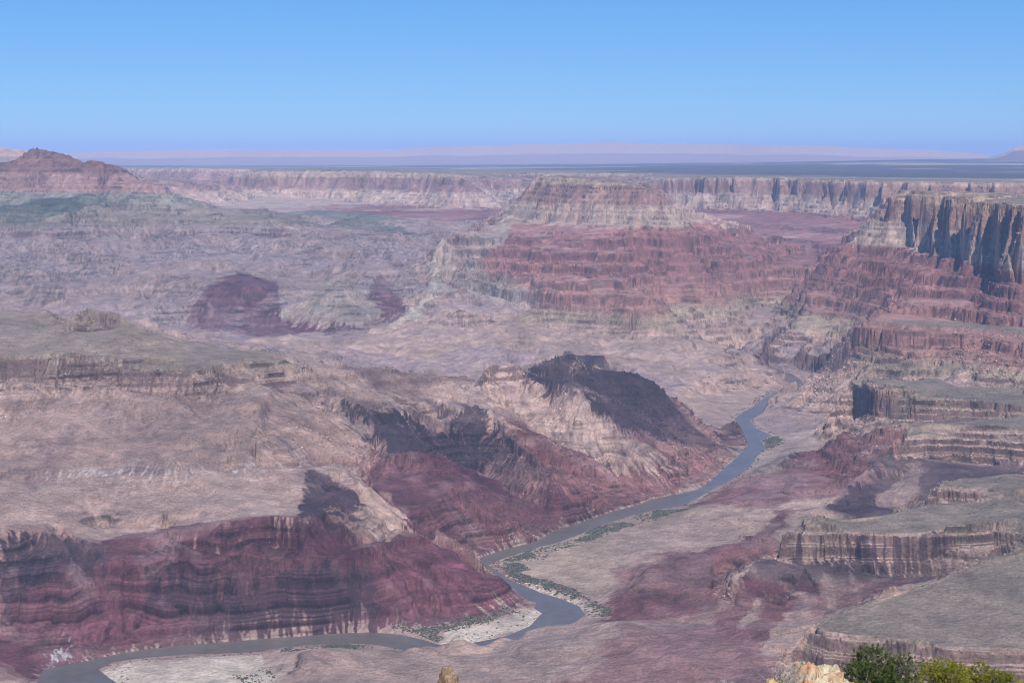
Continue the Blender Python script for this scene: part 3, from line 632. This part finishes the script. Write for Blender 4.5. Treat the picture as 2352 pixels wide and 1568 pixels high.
# ------------------------------------------------------------------ materials
def mat(name, col_=(0.3, 0.3, 0.3), rough_=0.9, attr=None, bump=None, spec=0.2, nscale=None, namt=0.2, rot=None):
    m = bpy.data.materials.new(name); m.use_nodes = True; n = m.node_tree.nodes; l = m.node_tree.links
    b = n['Principled BSDF']; b.inputs['Roughness'].default_value = rough_
    b.inputs['Specular IOR Level'].default_value = spec
    src = None
    if attr:
        a = n.new('ShaderNodeAttribute'); a.attribute_name = attr; src = a.outputs['Color']
    else:
        r = n.new('ShaderNodeRGB'); r.outputs[0].default_value = tuple(col_) + (1,); src = r.outputs[0]
    tc = n.new('ShaderNodeTexCoord')
    if nscale:
        for i, s in enumerate(nscale):
            t = n.new('ShaderNodeTexNoise'); t.inputs['Scale'].default_value = s; t.inputs['Detail'].default_value = 6
            l.new(tc.outputs['Object'], t.inputs['Vector'])
            mr = n.new('ShaderNodeMapRange'); mr.inputs[1].default_value = 0.3; mr.inputs[2].default_value = 0.7
            mr.inputs[3].default_value = 1 - namt; mr.inputs[4].default_value = 1 + namt
            l.new(t.outputs[0], mr.inputs[0])
            vm = n.new('ShaderNodeVectorMath'); vm.operation = 'SCALE'
            l.new(src, vm.inputs[0]); l.new(mr.outputs[0], vm.inputs['Scale']); src = vm.outputs[0]
    l.new(src, b.inputs['Base Color'])
    if bump:
        t = n.new('ShaderNodeTexNoise'); t.inputs['Scale'].default_value = bump[0]; t.inputs['Detail'].default_value = 8
        t.inputs['Roughness'].default_value = 0.65
        l.new(tc.outputs['Object'], t.inputs['Vector'])
        bp = n.new('ShaderNodeBump'); bp.inputs['Distance'].default_value = bump[1]; bp.inputs['Strength'].default_value = bump[2]
        l.new(t.outputs[0], bp.inputs['Height']); l.new(bp.outputs[0], b.inputs['Normal'])
    return m
def tag(o, label, cat, group=None, kind=None):
    if label: o['label'] = label
    if cat: o['category'] = cat
    if group: o['group'] = group
    if kind: o['kind'] = kind
    return o
def mesh_np(name, co, quads, material, smooth=False, colattr=None, parent=None):
    me = bpy.data.meshes.new(name)
    me.vertices.add(len(co)); me.vertices.foreach_set('co', np.ascontiguousarray(co, np.float32).ravel())
    k_ = quads.shape[1]; nf = len(quads)
    me.loops.add(nf * k_); me.loops.foreach_set('vertex_index', np.ascontiguousarray(quads, np.int32).ravel())
    me.polygons.add(nf); me.polygons.foreach_set('loop_start', np.arange(0, nf * k_, k_, dtype=np.int32))
    me.update(calc_edges=True)
    if smooth: me.polygons.foreach_set('use_smooth', np.ones(nf, bool))
    if colattr is not None:
        a = me.color_attributes.new('rock', 'FLOAT_COLOR', 'POINT')
        c4 = np.ones((len(co), 4), np.float32); c4[:, :3] = colattr; a.data.foreach_set('color', c4.ravel())
    me.materials.append(material)
    o = bpy.data.objects.new(name, me); C.objects.link(o)
    if parent: o.parent = parent
    return o
M_rock = mat('layered_rock', attr='rock', bump=(0.06, 16.0, 1.0), nscale=(0.02, 0.11), namt=0.22)

# ------------------------------------------------------------------ the land, one object per landform
co = np.stack([X, Y, z3], -1).reshape(-1, 3); cf = col.reshape(-1, 3)
idx = np.arange(NU * NR).reshape(NU, NR)
q = np.stack([idx[:-1, :-1], idx[1:, :-1], idx[1:, 1:], idx[:-1, 1:]], -1)
fo = own[:-1, :-1]
LAND = {'canyon_floor': 'red and tan canyon floor beside the river', 'canyon_wall': 'banded cliffs of the right hand canyon wall and its stepped benches',
 'mesa_slope': 'near left mesa with grey bench, pale talus and dark slopes above the river', 'hills': 'grey purple rolling hills under the low cliff band',
 'mountain_ridge': 'red pointed peaks on the far left skyline', 'distant_cliffs': 'pale flat topped cliffs far behind the valley',
 'butte': 'flat topped butte of pale cliffs over red ledges', 'plateau': 'dark flat plateau running to the horizon'}
for k_, nm in enumerate(OWN):
    fq = q[fo == k_].reshape(-1, 4)
    if not len(fq): continue
    used = np.zeros(len(co), bool); used[fq.ravel()] = True
    mp = np.cumsum(used) - 1
    o = mesh_np(nm, co[used], mp[fq], M_rock, False, cf[used])
    tag(o, LAND[nm], nm.replace('_', ' '), None, 'structure')
# ------------------------------------------------------------------ river
def world(px, py, q_):
    u, v, z = ctl(px, py, q_); y = math.exp(v); return Vector((u * y, y, z))
riv = [l for l in LINES.splitlines() if l.startswith('water')][0].split(';')[1].split()
rp = [world(float(a.split(',')[0]), float(a.split(',')[1]), 0) for a in riv]
for p in rp: p.z = 0
den = []
for a_, b_ in zip(rp, rp[1:]):
    n_ = max(1, int((b_ - a_).length / 60))
    for k_ in range(n_): den.append(a_.lerp(b_, k_ / n_))
den.append(rp[-1])
vco, fq = [], []
for i, p in enumerate(den):
    t = (den[min(i + 2, len(den) - 1)] - den[max(i - 2, 0)]).normalized(); nrm = Vector((-t.y, t.x, 0))
    for s in (-150, -75, 0, 75, 150): vco.append(p + nrm * s)
# a plain sheet under the whole river corridor: the land rises through it on both banks
x0, x1 = min(p.x for p in den) - 300, max(p.x for p in den) + 300
y0, y1 = min(p.y for p in den) - 500, max(p.y for p in den) + 400
gxn, gyn = 40, 60
gco = np.array([(x0 + (x1 - x0) * i / gxn, y0 + (y1 - y0) * j / gyn, 0.0) for i in range(gxn + 1) for j in range(gyn + 1)])
gi_ = np.arange((gxn + 1) * (gyn + 1)).reshape(gxn + 1, gyn + 1)
gq = np.stack([gi_[:-1, :-1], gi_[1:, :-1], gi_[1:, 1:], gi_[:-1, 1:]], -1).reshape(-1, 4)
M_water = mat('river_water', (0.13, 0.108, 0.088), 0.3, bump=(0.05, 1.0, 0.35), spec=0.22, nscale=(0.004, 0.03), namt=.16)
tag(mesh_np('river', gco, gq, M_water, True), 'muddy blue brown river winding through the canyon', 'river', None, 'structure')

# ------------------------------------------------------------------ far cliffs on the horizon
def escarp(name, pts, D, zb, label, cliff, colr, seed, k=1.0):
    n_ = 700; us_ = np.linspace(pts[0][0], pts[-1][0], n_)
    py = np.interp(us_, [p[0] for p in pts], [p[1] for p in pts])
    xs = []; rows = 14
    cov = np.zeros((n_, rows, 3)); cc = np.zeros((n_, rows, 3))
    al = np.arange(n_) * D * (us_[1] - us_[0]) / FP
    nz = fbm(al, al * 0 + seed, 9000 * D / 72000, 4, None, seed, 0.45); nz2 = fbm(al, al * 0 + seed + 9.3, 2200 * D / 72000, 3, None, seed + 5, 0.5)
    for i in range(n_):
        u, s = ray(us_[i], py[i]); zt_ = H + s * D + nz2[i] * 14
        hgt = zt_ - zb
        prof = [(5200, 1.0), (2500, 1.0), (300, 1.0), (0, 1.0), (-90, 1 - cliff * .5), (-160, 1 - cliff * .55), (-260, 1 - cliff), (-500, 1 - cliff * 1.15), (-1000, (1 - cliff) * .66), (-1800, (1 - cliff) * .45), (-3000, (1 - cliff) * .25), (-4600, .1), (-6500, .0), (-9000, -.12)]
        for j, (off, hh) in enumerate(prof):
            sh = nz[i] * 1500 + nz2[i] * 90 * (1 if j > 3 else .6)
            y = D + off * k + (sh * k if j > 1 else 0); z = zb + hgt * hh + (nz2[i] * hgt * .05 if 4 < j < 12 else 0)
            cov[i, j] = (u * y, y, z)
            cc[i, j] = colr if j > 6 else ((.42, .28, .22) if j > 2 else (.2, .18, .15))
    id_ = np.arange(n_ * rows).reshape(n_, rows)
    q_ = np.stack([id_[:-1, :-1], id_[:-1, 1:], id_[1:, 1:], id_[1:, :-1]], -1).reshape(-1, 4)
    o = mesh_np(name, cov.reshape(-1, 3), q_, M_rock, False, cc.reshape(-1, 3))
    tag(o, label, 'mesa', None, 'structure')
escarp('far_mesa', [(-400, 358), (0, 354), (100, 352), (180, 350), (250, 347), (370, 345), (500, 344), (700, 345), (850, 345), (920, 343), (1000, 338), (1150, 333), (1250, 331), (1400, 327), (1500, 330), (1650, 331), (1750, 333), (1900, 336), (1980, 340), (2100, 344), (2200, 349), (2250, 353), (2300, 366), (2420, 372)],
       72000, 700, 'long faint purple mesa along the horizon', .42, (.33, .20, .16), 3)
escarp('far_hill', [(2268, 366), (2290, 358), (2310, 352), (2330, 339), (2345, 337), (2500, 335), (2720, 334)], 52000, 1080, 'flat topped purple hill on the horizon at the right edge', .3, (.22, .14, .12), 8)
escarp('far_ridge', [(-420, 330), (-200, 334), (-60, 338), (0, 341), (40, 345), (75, 350), (110, 354), (140, 362), (200, 385)], 23000, 850, 'grey forested ridge behind the red peaks at the left edge', .2, (.28, .2, .17), 12, 0.3)
pl = np.array([(-90000, 58000, 560), (90000, 58000, 560), (140000, 200000, 560), (-140000, 200000, 560)], float)
M_plain = mat('desert_plain', (.2, .17, .13), nscale=(0.0004,), namt=.3)
tag(mesh_np('desert_plain', pl, np.array([[0, 1, 2, 3]]), M_plain), 'desert plain beyond the plateau', 'plain', None, 'structure')

# ------------------------------------------------------------------ haze
def box_mesh(name, a, b, m):
    x = (a[0], b[0]); y = (a[1], b[1]); z = (a[2], b[2])
    v_ = np.array([(x[i], y[j], z[k_]) for i in (0, 1) for j in (0, 1) for k_ in (0, 1)], float)
    f_ = np.array([[0, 1, 3, 2], [4, 6, 7, 5], [0, 4, 5, 1], [2, 3, 7, 6], [0, 2, 6, 4], [1, 5, 7, 3]])
    return mesh_np(name, v_, f_, m)
mh = bpy.data.materials.new('haze_air'); mh.use_nodes = True; n = mh.node_tree.nodes; n.remove(n['Principled BSDF'])
pv_ = n.new('ShaderNodeVolumePrincipled'); pv_.inputs['Color'].default_value = (0.42, 0.57, 0.90, 1)
pv_.inputs['Density'].default_value = 1.5e-5; pv_.inputs['Anisotropy'].default_value = -0.3
mh.node_tree.links.new(pv_.outputs[0], n['Material Output'].inputs['Volume'])
hz = box_mesh('haze', (-145000, -3000, -60), (145000, 205000, 2100), mh)
tag(hz, 'thin blue haze filling the canyon air', 'haze', None, 'stuff')

# ------------------------------------------------------------------ loose rock and scrub scattered over the land
ph = (1 + 5 ** 0.5) / 2
ICO = np.array([(-1, ph, 0), (1, ph, 0), (-1, -ph, 0), (1, -ph, 0), (0, -1, ph), (0, 1, ph), (0, -1, -ph), (0, 1, -ph), (ph, 0, -1), (ph, 0, 1), (-ph, 0, -1), (-ph, 0, 1)], float) / math.hypot(1, ph)
ICF = np.array([(0, 11, 5), (0, 5, 1), (0, 1, 7), (0, 7, 10), (0, 10, 11), (1, 5, 9), (5, 11, 4), (11, 10, 2), (10, 7, 6), (7, 1, 8), (3, 9, 4), (3, 4, 2), (3, 2, 6), (3, 6, 8), (3, 8, 9), (4, 9, 5), (2, 4, 11), (6, 2, 10), (8, 6, 7), (9, 8, 1)])
area = sp * np.abs(np.gradient(Y, axis=1)); inx = (np.abs(UU) < 0.36)
def pick(w, n):
    w = (w * area * inx).ravel().astype(np.float64); c = np.cumsum(w); r = rng.rand(n) * c[-1]
    return np.searchsorted(c, r)
def scatter(name, ids, size, squash, colr, material, label, cat, sink=0.25):
    n = len(ids); p = co[ids].astype(np.float64).copy()
    f = sp.ravel()[ids]; p[:, 0] += (rng.rand(n) - .5) * f; 
    p[:, 2] += size * squash * (1 - 2 * sink) * 0.5
    t = ICO[None] * (0.65 + 0.6 * rng.rand(n, 12, 1)) * size[:, None, None] * np.array([1, 1, 1.0]) * 0.5
    t = t * (0.75 + 0.5 * rng.rand(n, 1, 3)); t[:, :, 2] *= squash
    v = (p[:, None, :] + t).reshape(-1, 3)
    fc = (ICF[None] + (np.arange(n) * 12)[:, None, None]).reshape(-1, 3)
    cc = np.repeat(np.clip(colr, 0.01, 0.8)[:, None, :], 12, 1).reshape(-1, 3)
    tag(mesh_np(name, v, fc, material, False, cc), label, cat, None, 'stuff')
M_rub = mat('loose_rock', attr='rock'); M_scr = mat('scrub_leaves', attr='rock', spec=0.1)
tal = sst(0.22, 0.5, S) * (z0 > 8) * ((own == 0) | (own == 1) | (own == 2)) * (Y < 9500)
ids = pick(tal * sst(-0.3, 0.5, fbm(X, Y, 220, 4, sp, 121, 0.6) + 0.4 * G1) * np.where(own == 0, .5, 1), 34000)
sz = (2.2 + 7.0 * rng.rand(len(ids)) ** 4) * (Y.ravel()[ids] / 5200)
scatter('boulders', ids, sz, 0.8, cf[ids] * (0.45 + 1.15 * rng.rand(len(ids), 1)) + 0.02, M_rub, 'loose boulders strewn over the talus slopes', 'boulders')
gcol = lambda n: np.array([(0.075, 0.08, 0.05)]) * (0.5 + 0.8 * rng.rand(n, 1))
ids = pick((S < 0.55) * (z0 > 6) * (own != 7) * (Y < 9000) * sst(-0.5, 0.6, fbm(X, Y, 380, 4, sp, 131, 0.6)) * (1 + 1.2 * (z0 > 150)), 46000)
scatter('desert_scrub', ids, (1.2 + 1.8 * rng.rand(len(ids)) ** 2) * (Y.ravel()[ids] / 5000), 0.8, gcol(len(ids)), M_scr, 'small dark desert bushes dotted over the benches and flats', 'scrub')
ids = pick((own >= 3) * (own <= 4) * (Y > 10500) * (Y < 17200) * (UU < -0.04) * sst(-0.25, 0.5, fbm(X, Y, 900, 5, sp, 141, 0.6) + 0.7 * (own == 4) * (z3 < 1000) - 0.25), 16000)
scatter('juniper_scatter', ids, (5 + 5 * rng.rand(len(ids))) * (Y.ravel()[ids] / 14000), 0.8, gcol(len(ids)), M_scr, 'dark juniper dots on the grey purple hills at the far left', 'junipers')
thick = fbm(X, Y, 120, 4, sp, 151, 0.6)
bank = (own == 0) * (z3 > 0.7) * (z0 < 11) * (Y < 9500)
near = sst(0.02, 0.1, z3 / 30) * 0 + (z0 < 3.2) * 0.5
rip = np.zeros_like(z3)
_cs = col; col = np.zeros(z3.shape + (3,), np.float32)
for pg_ in ([(1128, 1298), (1160, 1287), (1240, 1260), (1330, 1234), (1400, 1212), (1380, 1232), (1290, 1262), (1200, 1285), (1190, 1310), (1330, 1365), (1400, 1398), (1395, 1416), (1345, 1388), (1290, 1370), (1180, 1330)],
            [(850, 1448), (900, 1438), (1020, 1430), (1190, 1394), (1100, 1425), (1010, 1450), (990, 1474), (950, 1455)],
            [(625, 1495), (700, 1482), (820, 1480), (800, 1492), (680, 1497)], [(1455, 1185), (1520, 1170), (1610, 1163), (1560, 1176), (1480, 1192)],
            [(1738, 1006), (1790, 1003), (1775, 1030), (1745, 1022)], [(1340, 1215), (1440, 1196), (1460, 1205), (1400, 1222)], [(540, 1545), (620, 1530), (640, 1545), (560, 1568)]):
    patch((1., 1., 1.), 1.0, pg_, np.ones_like(z3))
rip = col[..., 0].copy(); col = _cs
ids = pick(rip * (z3 > 0.7) * (z0 < 16) * (sst(-0.15, 0.35, thick) + 0.10) + 0.02 * bank * (z0 < 3), 12000)
scatter('riverside_shrubs', ids, (3 + 6 * rng.rand(len(ids)) ** 1.5) * (Y.ravel()[ids] / 5200), 0.5, np.array([(0.105, 0.105, 0.075)]) * (0.4 + 1.0 * rng.rand(len(ids), 1)), M_scr, 'dark green thickets lining the river banks', 'shrubs')

# ------------------------------------------------------------------ the rim in the foreground
gy_ = np.array([-40, -10, 0, 10, 20, 33, 40, 45, 60, 90, 150, 600, 1500, 3260.]); gz_ = np.array([-1.5, -1.6, -1.8, -4.6, -8.2, -12.9, -15.6, -17.6, -24, -44, -120, -430, -760, -1195.])
ty = np.concatenate([np.linspace(-40, 60, 140), np.exp(np.linspace(math.log(61), math.log(3260), 90))])
ux = np.linspace(-1, 1, 200)
RY = np.repeat(ty[None], 200, 0); RX = ux[:, None] * (30 + 0.55 * np.maximum(RY, 0))
RZ = H + np.interp(RY, gy_, gz_)
dn = np.clip(np.maximum(RY, 10) / 60, 0.1, 12)
RZ = RZ - np.abs(fbm(RX, RY, 14, 5, None, 161, .5)) * 0.35 * dn - np.abs(fbm(RX, RY, 2.2, 4, None, 171, .55)) * 0.16 - 0.1
n1 = fbm(RX, RY, 5, 5, None, 181, .6)[..., None]
rc = np.array((.42, .31, .2)) * (1 + .35 * n1) 
id_ = np.arange(200 * len(ty)).reshape(200, len(ty)); q_ = np.stack([id_[:-1, :-1], id_[1:, :-1], id_[1:, 1:], id_[:-1, 1:]], -1).reshape(-1, 4)
tag(mesh_np('canyon_rim', np.stack([RX, RY, RZ], -1).reshape(-1, 3), q_, mat('rim_limestone', attr='rock', bump=(3.0, .1, .6)), False, rc.reshape(-1, 3)), 'pale limestone rim under the viewpoint', 'rim', None, 'structure')
def groundz(y): return H + float(np.interp(y, gy_, gz_)) - 0.25
def at(px, py, D):
    u, s_ = ray(px, py); return Vector((u * D, D, H + s_ * D))
def empty(name, loc, label, cat, group=None):
    o = bpy.data.objects.new(name, None); C.objects.link(o); o.location = loc; o.empty_display_size = 0.3
    return tag(o, label, cat, group)
def n3(v, s_, seed=0):
    return float(vn(np.array([v[0] * s_ + 5.1 * v[2] * s_ * .37]), np.array([v[1] * s_ + v[2] * s_ * .81]), seed, seed + 1)[0])
def rock(name, loc, dims, label, seed, cols, n_=90):
    th = np.linspace(0, 2 * math.pi, n_ * 2, endpoint=False); fi = np.linspace(-math.pi / 2, math.pi / 2, n_)
    T, F = np.meshgrid(th, fi, indexing='ij')
    d = np.stack([np.cos(F) * np.cos(T), np.cos(F) * np.sin(T), np.sin(F)], -1)
    d = np.sign(d) * np.abs(d) ** 0.8
    # faceting by random cutting planes
    r_ = np.random.RandomState(seed); rad = np.full(T.shape, 1.25)
    for k_ in range(70):
        nn = r_.normal(size=3); nn /= np.linalg.norm(nn); dd = (d * nn).sum(-1); h_ = .78 + .34 * r_.rand()
        rad = np.where(dd > 0.05, np.minimum(rad, h_ / np.maximum(dd, .05)), rad)
    p = d * rad[..., None] * np.array(dims) / 2
    a = fbm(p[..., 0] + p[..., 2] * .6, p[..., 1] + p[..., 2] * .8, .35, 5, None, seed, .62)
    b_ = fbm(p[..., 0] * .8 - p[..., 2] * .5, p[..., 2] * 1.4 + p[..., 1] * .3, .16, 4, None, seed + 4, .6)
    crk = np.exp(-(b_ / .09) ** 2)
    p = p * (1 + .13 * a - .09 * crk)[..., None]
    p = p + .035 * np.stack([np.round(p[..., 0] / .16 + a) * .16 - p[..., 0], p[..., 1] * 0, np.round(p[..., 2] / .13 + a * 1.5) * .13 - p[..., 2]], -1) / .1 * .6
    w_ = sst(-.3, .35, a * .7 - (p[..., 2] / dims[2] - .34) * 3.2)[..., None]
    c_ = np.array(cols[0]) * (1 - w_) + np.array(cols[1]) * w_
    c_ = c_ * (1 + .3 * b_[..., None] - .45 * crk[..., None])
    id2 = np.arange(n_ * 2 * n_).reshape(n_ * 2, n_); id2 = np.concatenate([id2, id2[:1]], 0)
    q2 = np.stack([id2[:-1, :-1], id2[1:, :-1], id2[1:, 1:], id2[:-1, 1:]], -1).reshape(-1, 4)
    o = mesh_np(name, p.reshape(-1, 3), q2, M_lime, False, np.clip(c_, .02, .8).reshape(-1, 3))
    o.location = loc; tag(o, label, 'rock'); return o
M_lime = mat('pale_limestone', attr='rock', bump=(9.0, .03, .7), nscale=(3.0, 14.0), namt=.15)
D_ = 34; c0 = at(1872, 1562, D_)
rock('limestone_boulder', Vector((c0.x, D_, c0.z - 0.62)), (2.45, 1.9, 2.0), 'large cracked cream and orange limestone boulder left of the dark green pine', 5, ((.47, .40, .28), (.48, .27, .16)))
c0 = at(1776, 1572, 33); rock('orange_rock', Vector((c0.x, 33, c0.z - .12)), (.55, .5, .55), 'small orange rock at the left foot of the cream boulder', 9, ((.6, .42, .2), (.5, .28, .13)), 50)
c0 = at(1032, 1572, 58); rock('spire_rock', Vector((c0.x, 58, c0.z - .72)), (.95, .9, 2.2), 'brown knobbly spire of rock standing alone at the bottom centre', 14, ((.25, .17, .11), (.20, .13, .085)), 60)
c0 = at(990, 1600, 58); rock('rock_shelf', Vector((c0.x + .3, 58.6, c0.z - .9)), (3.4, 1.6, 2.0), 'low brown rock at the foot of the knobbly spire', 15, ((.25, .17, .11), (.20, .13, .085)), 60)

def tubes(paths, material, name, parent, nseg=5):
    V_, F_ = [], []
    for pts, r0, r1 in paths:
        b0 = len(V_); m_ = len(pts)
        for i, p in enumerate(pts):
            t = (pts[min(i + 1, m_ - 1)] - pts[max(i - 1, 0)]).normalized()
            a_ = t.orthogonal().normalized(); b_ = t.cross(a_); r = r0 + (r1 - r0) * i / (m_ - 1)
            for k_ in range(nseg):
                an = 2 * math.pi * k_ / nseg; V_.append(p + (a_ * math.cos(an) + b_ * math.sin(an)) * r)
        for i in range(m_ - 1):
            for k_ in range(nseg):
                F_.append((b0 + i * nseg + k_, b0 + i * nseg + (k_ + 1) % nseg, b0 + (i + 1) * nseg + (k_ + 1) % nseg, b0 + (i + 1) * nseg + k_))
    o = mesh_np(name, np.array([tuple(v) for v in V_]), np.array(F_), material, True)
    o.parent = parent; return o
def limb(p, d, L_, n_=6, wob=.18, up=0.0):
    pts = [Vector(p)]; d = Vector(d).normalized()
    for i in range(n_):
        d = (d + Vector((random.gauss(0, wob), random.gauss(0, wob), random.gauss(0, wob) + up))).normalized()
        pts.append(pts[-1] + d * (L_ / n_))
    return pts
M_bark = mat('grey_bark', (.22, .18, .15), bump=(30, .01, .5), nscale=(12.0,), namt=.3)
M_dead = mat('bleached_dead_wood', (.42, .38, .35), nscale=(20.0,), namt=.2)
M_needle = mat('conifer_foliage', attr='rock', spec=0.3, rough_=.6)
def conifer(name, px, ptop, D, w, hgt, label, lumps, ntuft, blade, c1, c2, deadn=0, seed=1):
    random.seed(seed)
    top = at(px, ptop, D); gz = groundz(D); root = empty(name, (top.x, D, gz), label, 'tree')
    hz_ = top.z - gz
    tr = [Vector((0, 0, -.1)), Vector((.06, 0, hz_ * .25)), Vector((-.05, .03, hz_ * .5)), Vector((.03, 0, hz_ * .82))]
    paths = [(tr, .11, .03)]; tips = []
    cen = []
    for i in range(lumps):                                  # crown built of uneven lumps carried by limbs
        if i == 0: c_ = Vector((0, 0, hz_ - .26 * hgt * .5)); rr = w * .2
        else:
            an = random.uniform(0, 2 * math.pi); rad = w * .5 * random.uniform(.25, .8); zz = hz_ - hgt * random.uniform(.12, .95)
            k_ = 1 - .35 * max(0, (zz - hz_ + hgt * .5) / (hgt * .5)); c_ = Vector((rad * k_ * math.cos(an), rad * k_ * math.sin(an), zz)); rr = w * random.uniform(.13, .22)
        cen.append((c_, rr))
        st = tr[1].lerp(tr[3], min(1, max(0, (c_.z - .3 - tr[1].z) / (tr[3].z - tr[1].z))))
        mid = st.lerp(c_, .5) + Vector((random.gauss(0, .05), random.gauss(0, .05), -.06))
        paths.append(([st, mid, c_], .035, .010))
        for k_ in range(5):
            e_ = c_ + Vector((random.gauss(0, 1), random.gauss(0, 1), random.gauss(0, 1))).normalized() * rr * .8
            paths.append(([c_, c_.lerp(e_, .5) + Vector((0, 0, .02)), e_], .010, .004))
    tubes(paths, M_bark, 'trunk', root)
    if deadn:
        dp = []
        for k_ in range(deadn):
            c_, rr = random.choice(cen); d = Vector((random.gauss(0, 1), random.gauss(-.5, .6), random.gauss(.1, .6))).normalized()
            pts = limb(c_, d, rr * random.uniform(1.2, 1.9), 5, .25)
            tubes([(pts, .012, .003), (limb(pts[3], d + Vector((random.gauss(0, .6), random.gauss(0, .6), random.gauss(0, .6))), rr * .5, 3, .3), .006, .002)], M_dead, 'dead_branch', root, 4)
    V_, F_, Cc = [], [], []
    for k_ in range(ntuft):
        c_, rr = cen[random.randrange(len(cen))] if random.random() < .93 else (Vector((0, 0, hz_ - hgt * .5)), w * .45)
        d = Vector((random.gauss(0, 1), random.gauss(0, 1), random.gauss(.25, 1))).normalized()
        p = c_ + d * rr * random.uniform(.45, 1.0) ** .6 * random.choice((1, 1, 1.12)) 
        f = random.random(); cc = [c1[j] * (1 - f) + c2[j] * f for j in range(3)]; sh = random.uniform(.65, 1.25)
        od = (d + Vector((random.gauss(0, .35), random.gauss(0, .35), .45 + random.gauss(0, .3)))).normalized()
        for b in range(11):
            bd_ = (od + Vector((random.gauss(0, .55), random.gauss(0, .55), random.gauss(0, .55)))).normalized()
            sd_ = bd_.orthogonal().normalized() * blade * .13; L2 = blade * random.uniform(.7, 1.2)
            q0 = p + Vector((random.gauss(0, 1), random.gauss(0, 1), random.gauss(0, 1))) * blade * .22
            b0 = len(V_); V_ += [q0 - sd_, q0 + sd_, q0 + bd_ * L2 * .6 + sd_ * .9, q0 + bd_ * L2]
            F_.append((b0, b0 + 1, b0 + 2, b0 + 3)); Cc += [[x_ * sh for x_ in cc]] * 4
    o = mesh_np('crown', np.array([tuple(v) for v in V_]), np.array(F_), M_needle, False, np.array(Cc)); o.parent = root
    return root
conifer('pinyon_pine', 2014, 1500, 45, 2.75, 2.3, 'dark green bushy pinyon pine right of the cream boulder', 34, 5600, .075, (.025, .045, .010), (.085, .11, .018), 10, 3)
conifer('juniper_tree', 2168, 1517, 41, 1.95, 2.2, 'yellow green juniper beside the dark pine, the widest of the yellow green trees', 20, 3800, .05, (.10, .12, .008), (.24, .22, .012), 14, 5)
conifer('juniper_tree', 2250, 1518, 42.5, 1.4, 2.1, 'yellow green juniper with bare grey twigs, middle one of the three yellow green trees', 14, 2400, .05, (.10, .12, .008), (.24, .22, .012), 16, 8)
conifer('juniper_tree', 2326, 1550, 41.5, 1.5, 1.9, 'lowest yellow green juniper, nearest the right edge', 13, 2200, .05, (.09, .11, .008), (.22, .20, .012), 8, 11)
def deadbush(px, pbase, D, r, n_, label, seed):
    random.seed(seed); b_ = at(px, pbase, D); root = empty('dead_shrub', (b_.x, D, b_.z), label, 'shrub')
    dp = []
    for k_ in range(n_):
        an = random.uniform(0, 2 * math.pi); el = random.uniform(.15, 1.3)
        d = Vector((math.cos(an) * math.cos(el), math.sin(an) * math.cos(el), math.sin(el)))
        pts = limb((0, 0, 0), d, r * random.uniform(.7, 1.1), 7, .14, .03); dp.append((pts, .014, .004))
        for j in range(2, 7):
            for _ in range(2):
                dd = (pts[j] - pts[j - 1]).normalized() + Vector((random.gauss(0, .5), random.gauss(0, .5), random.gauss(.1, .5)))
                pt2 = limb(pts[j], dd, r * random.uniform(.18, .38), 4, .2); dp.append((pt2, .006, .002))
    tubes(dp, M_dead, 'branches', root, 4)
    return root
deadbush(1800, 1582, 33.5, .62, 26, 'bare grey dead shrub left of the cream boulder', 4)
deadbush(1664, 1580, 34, .28, 8, 'small bare grey twig bush left of the larger dead shrub', 6)
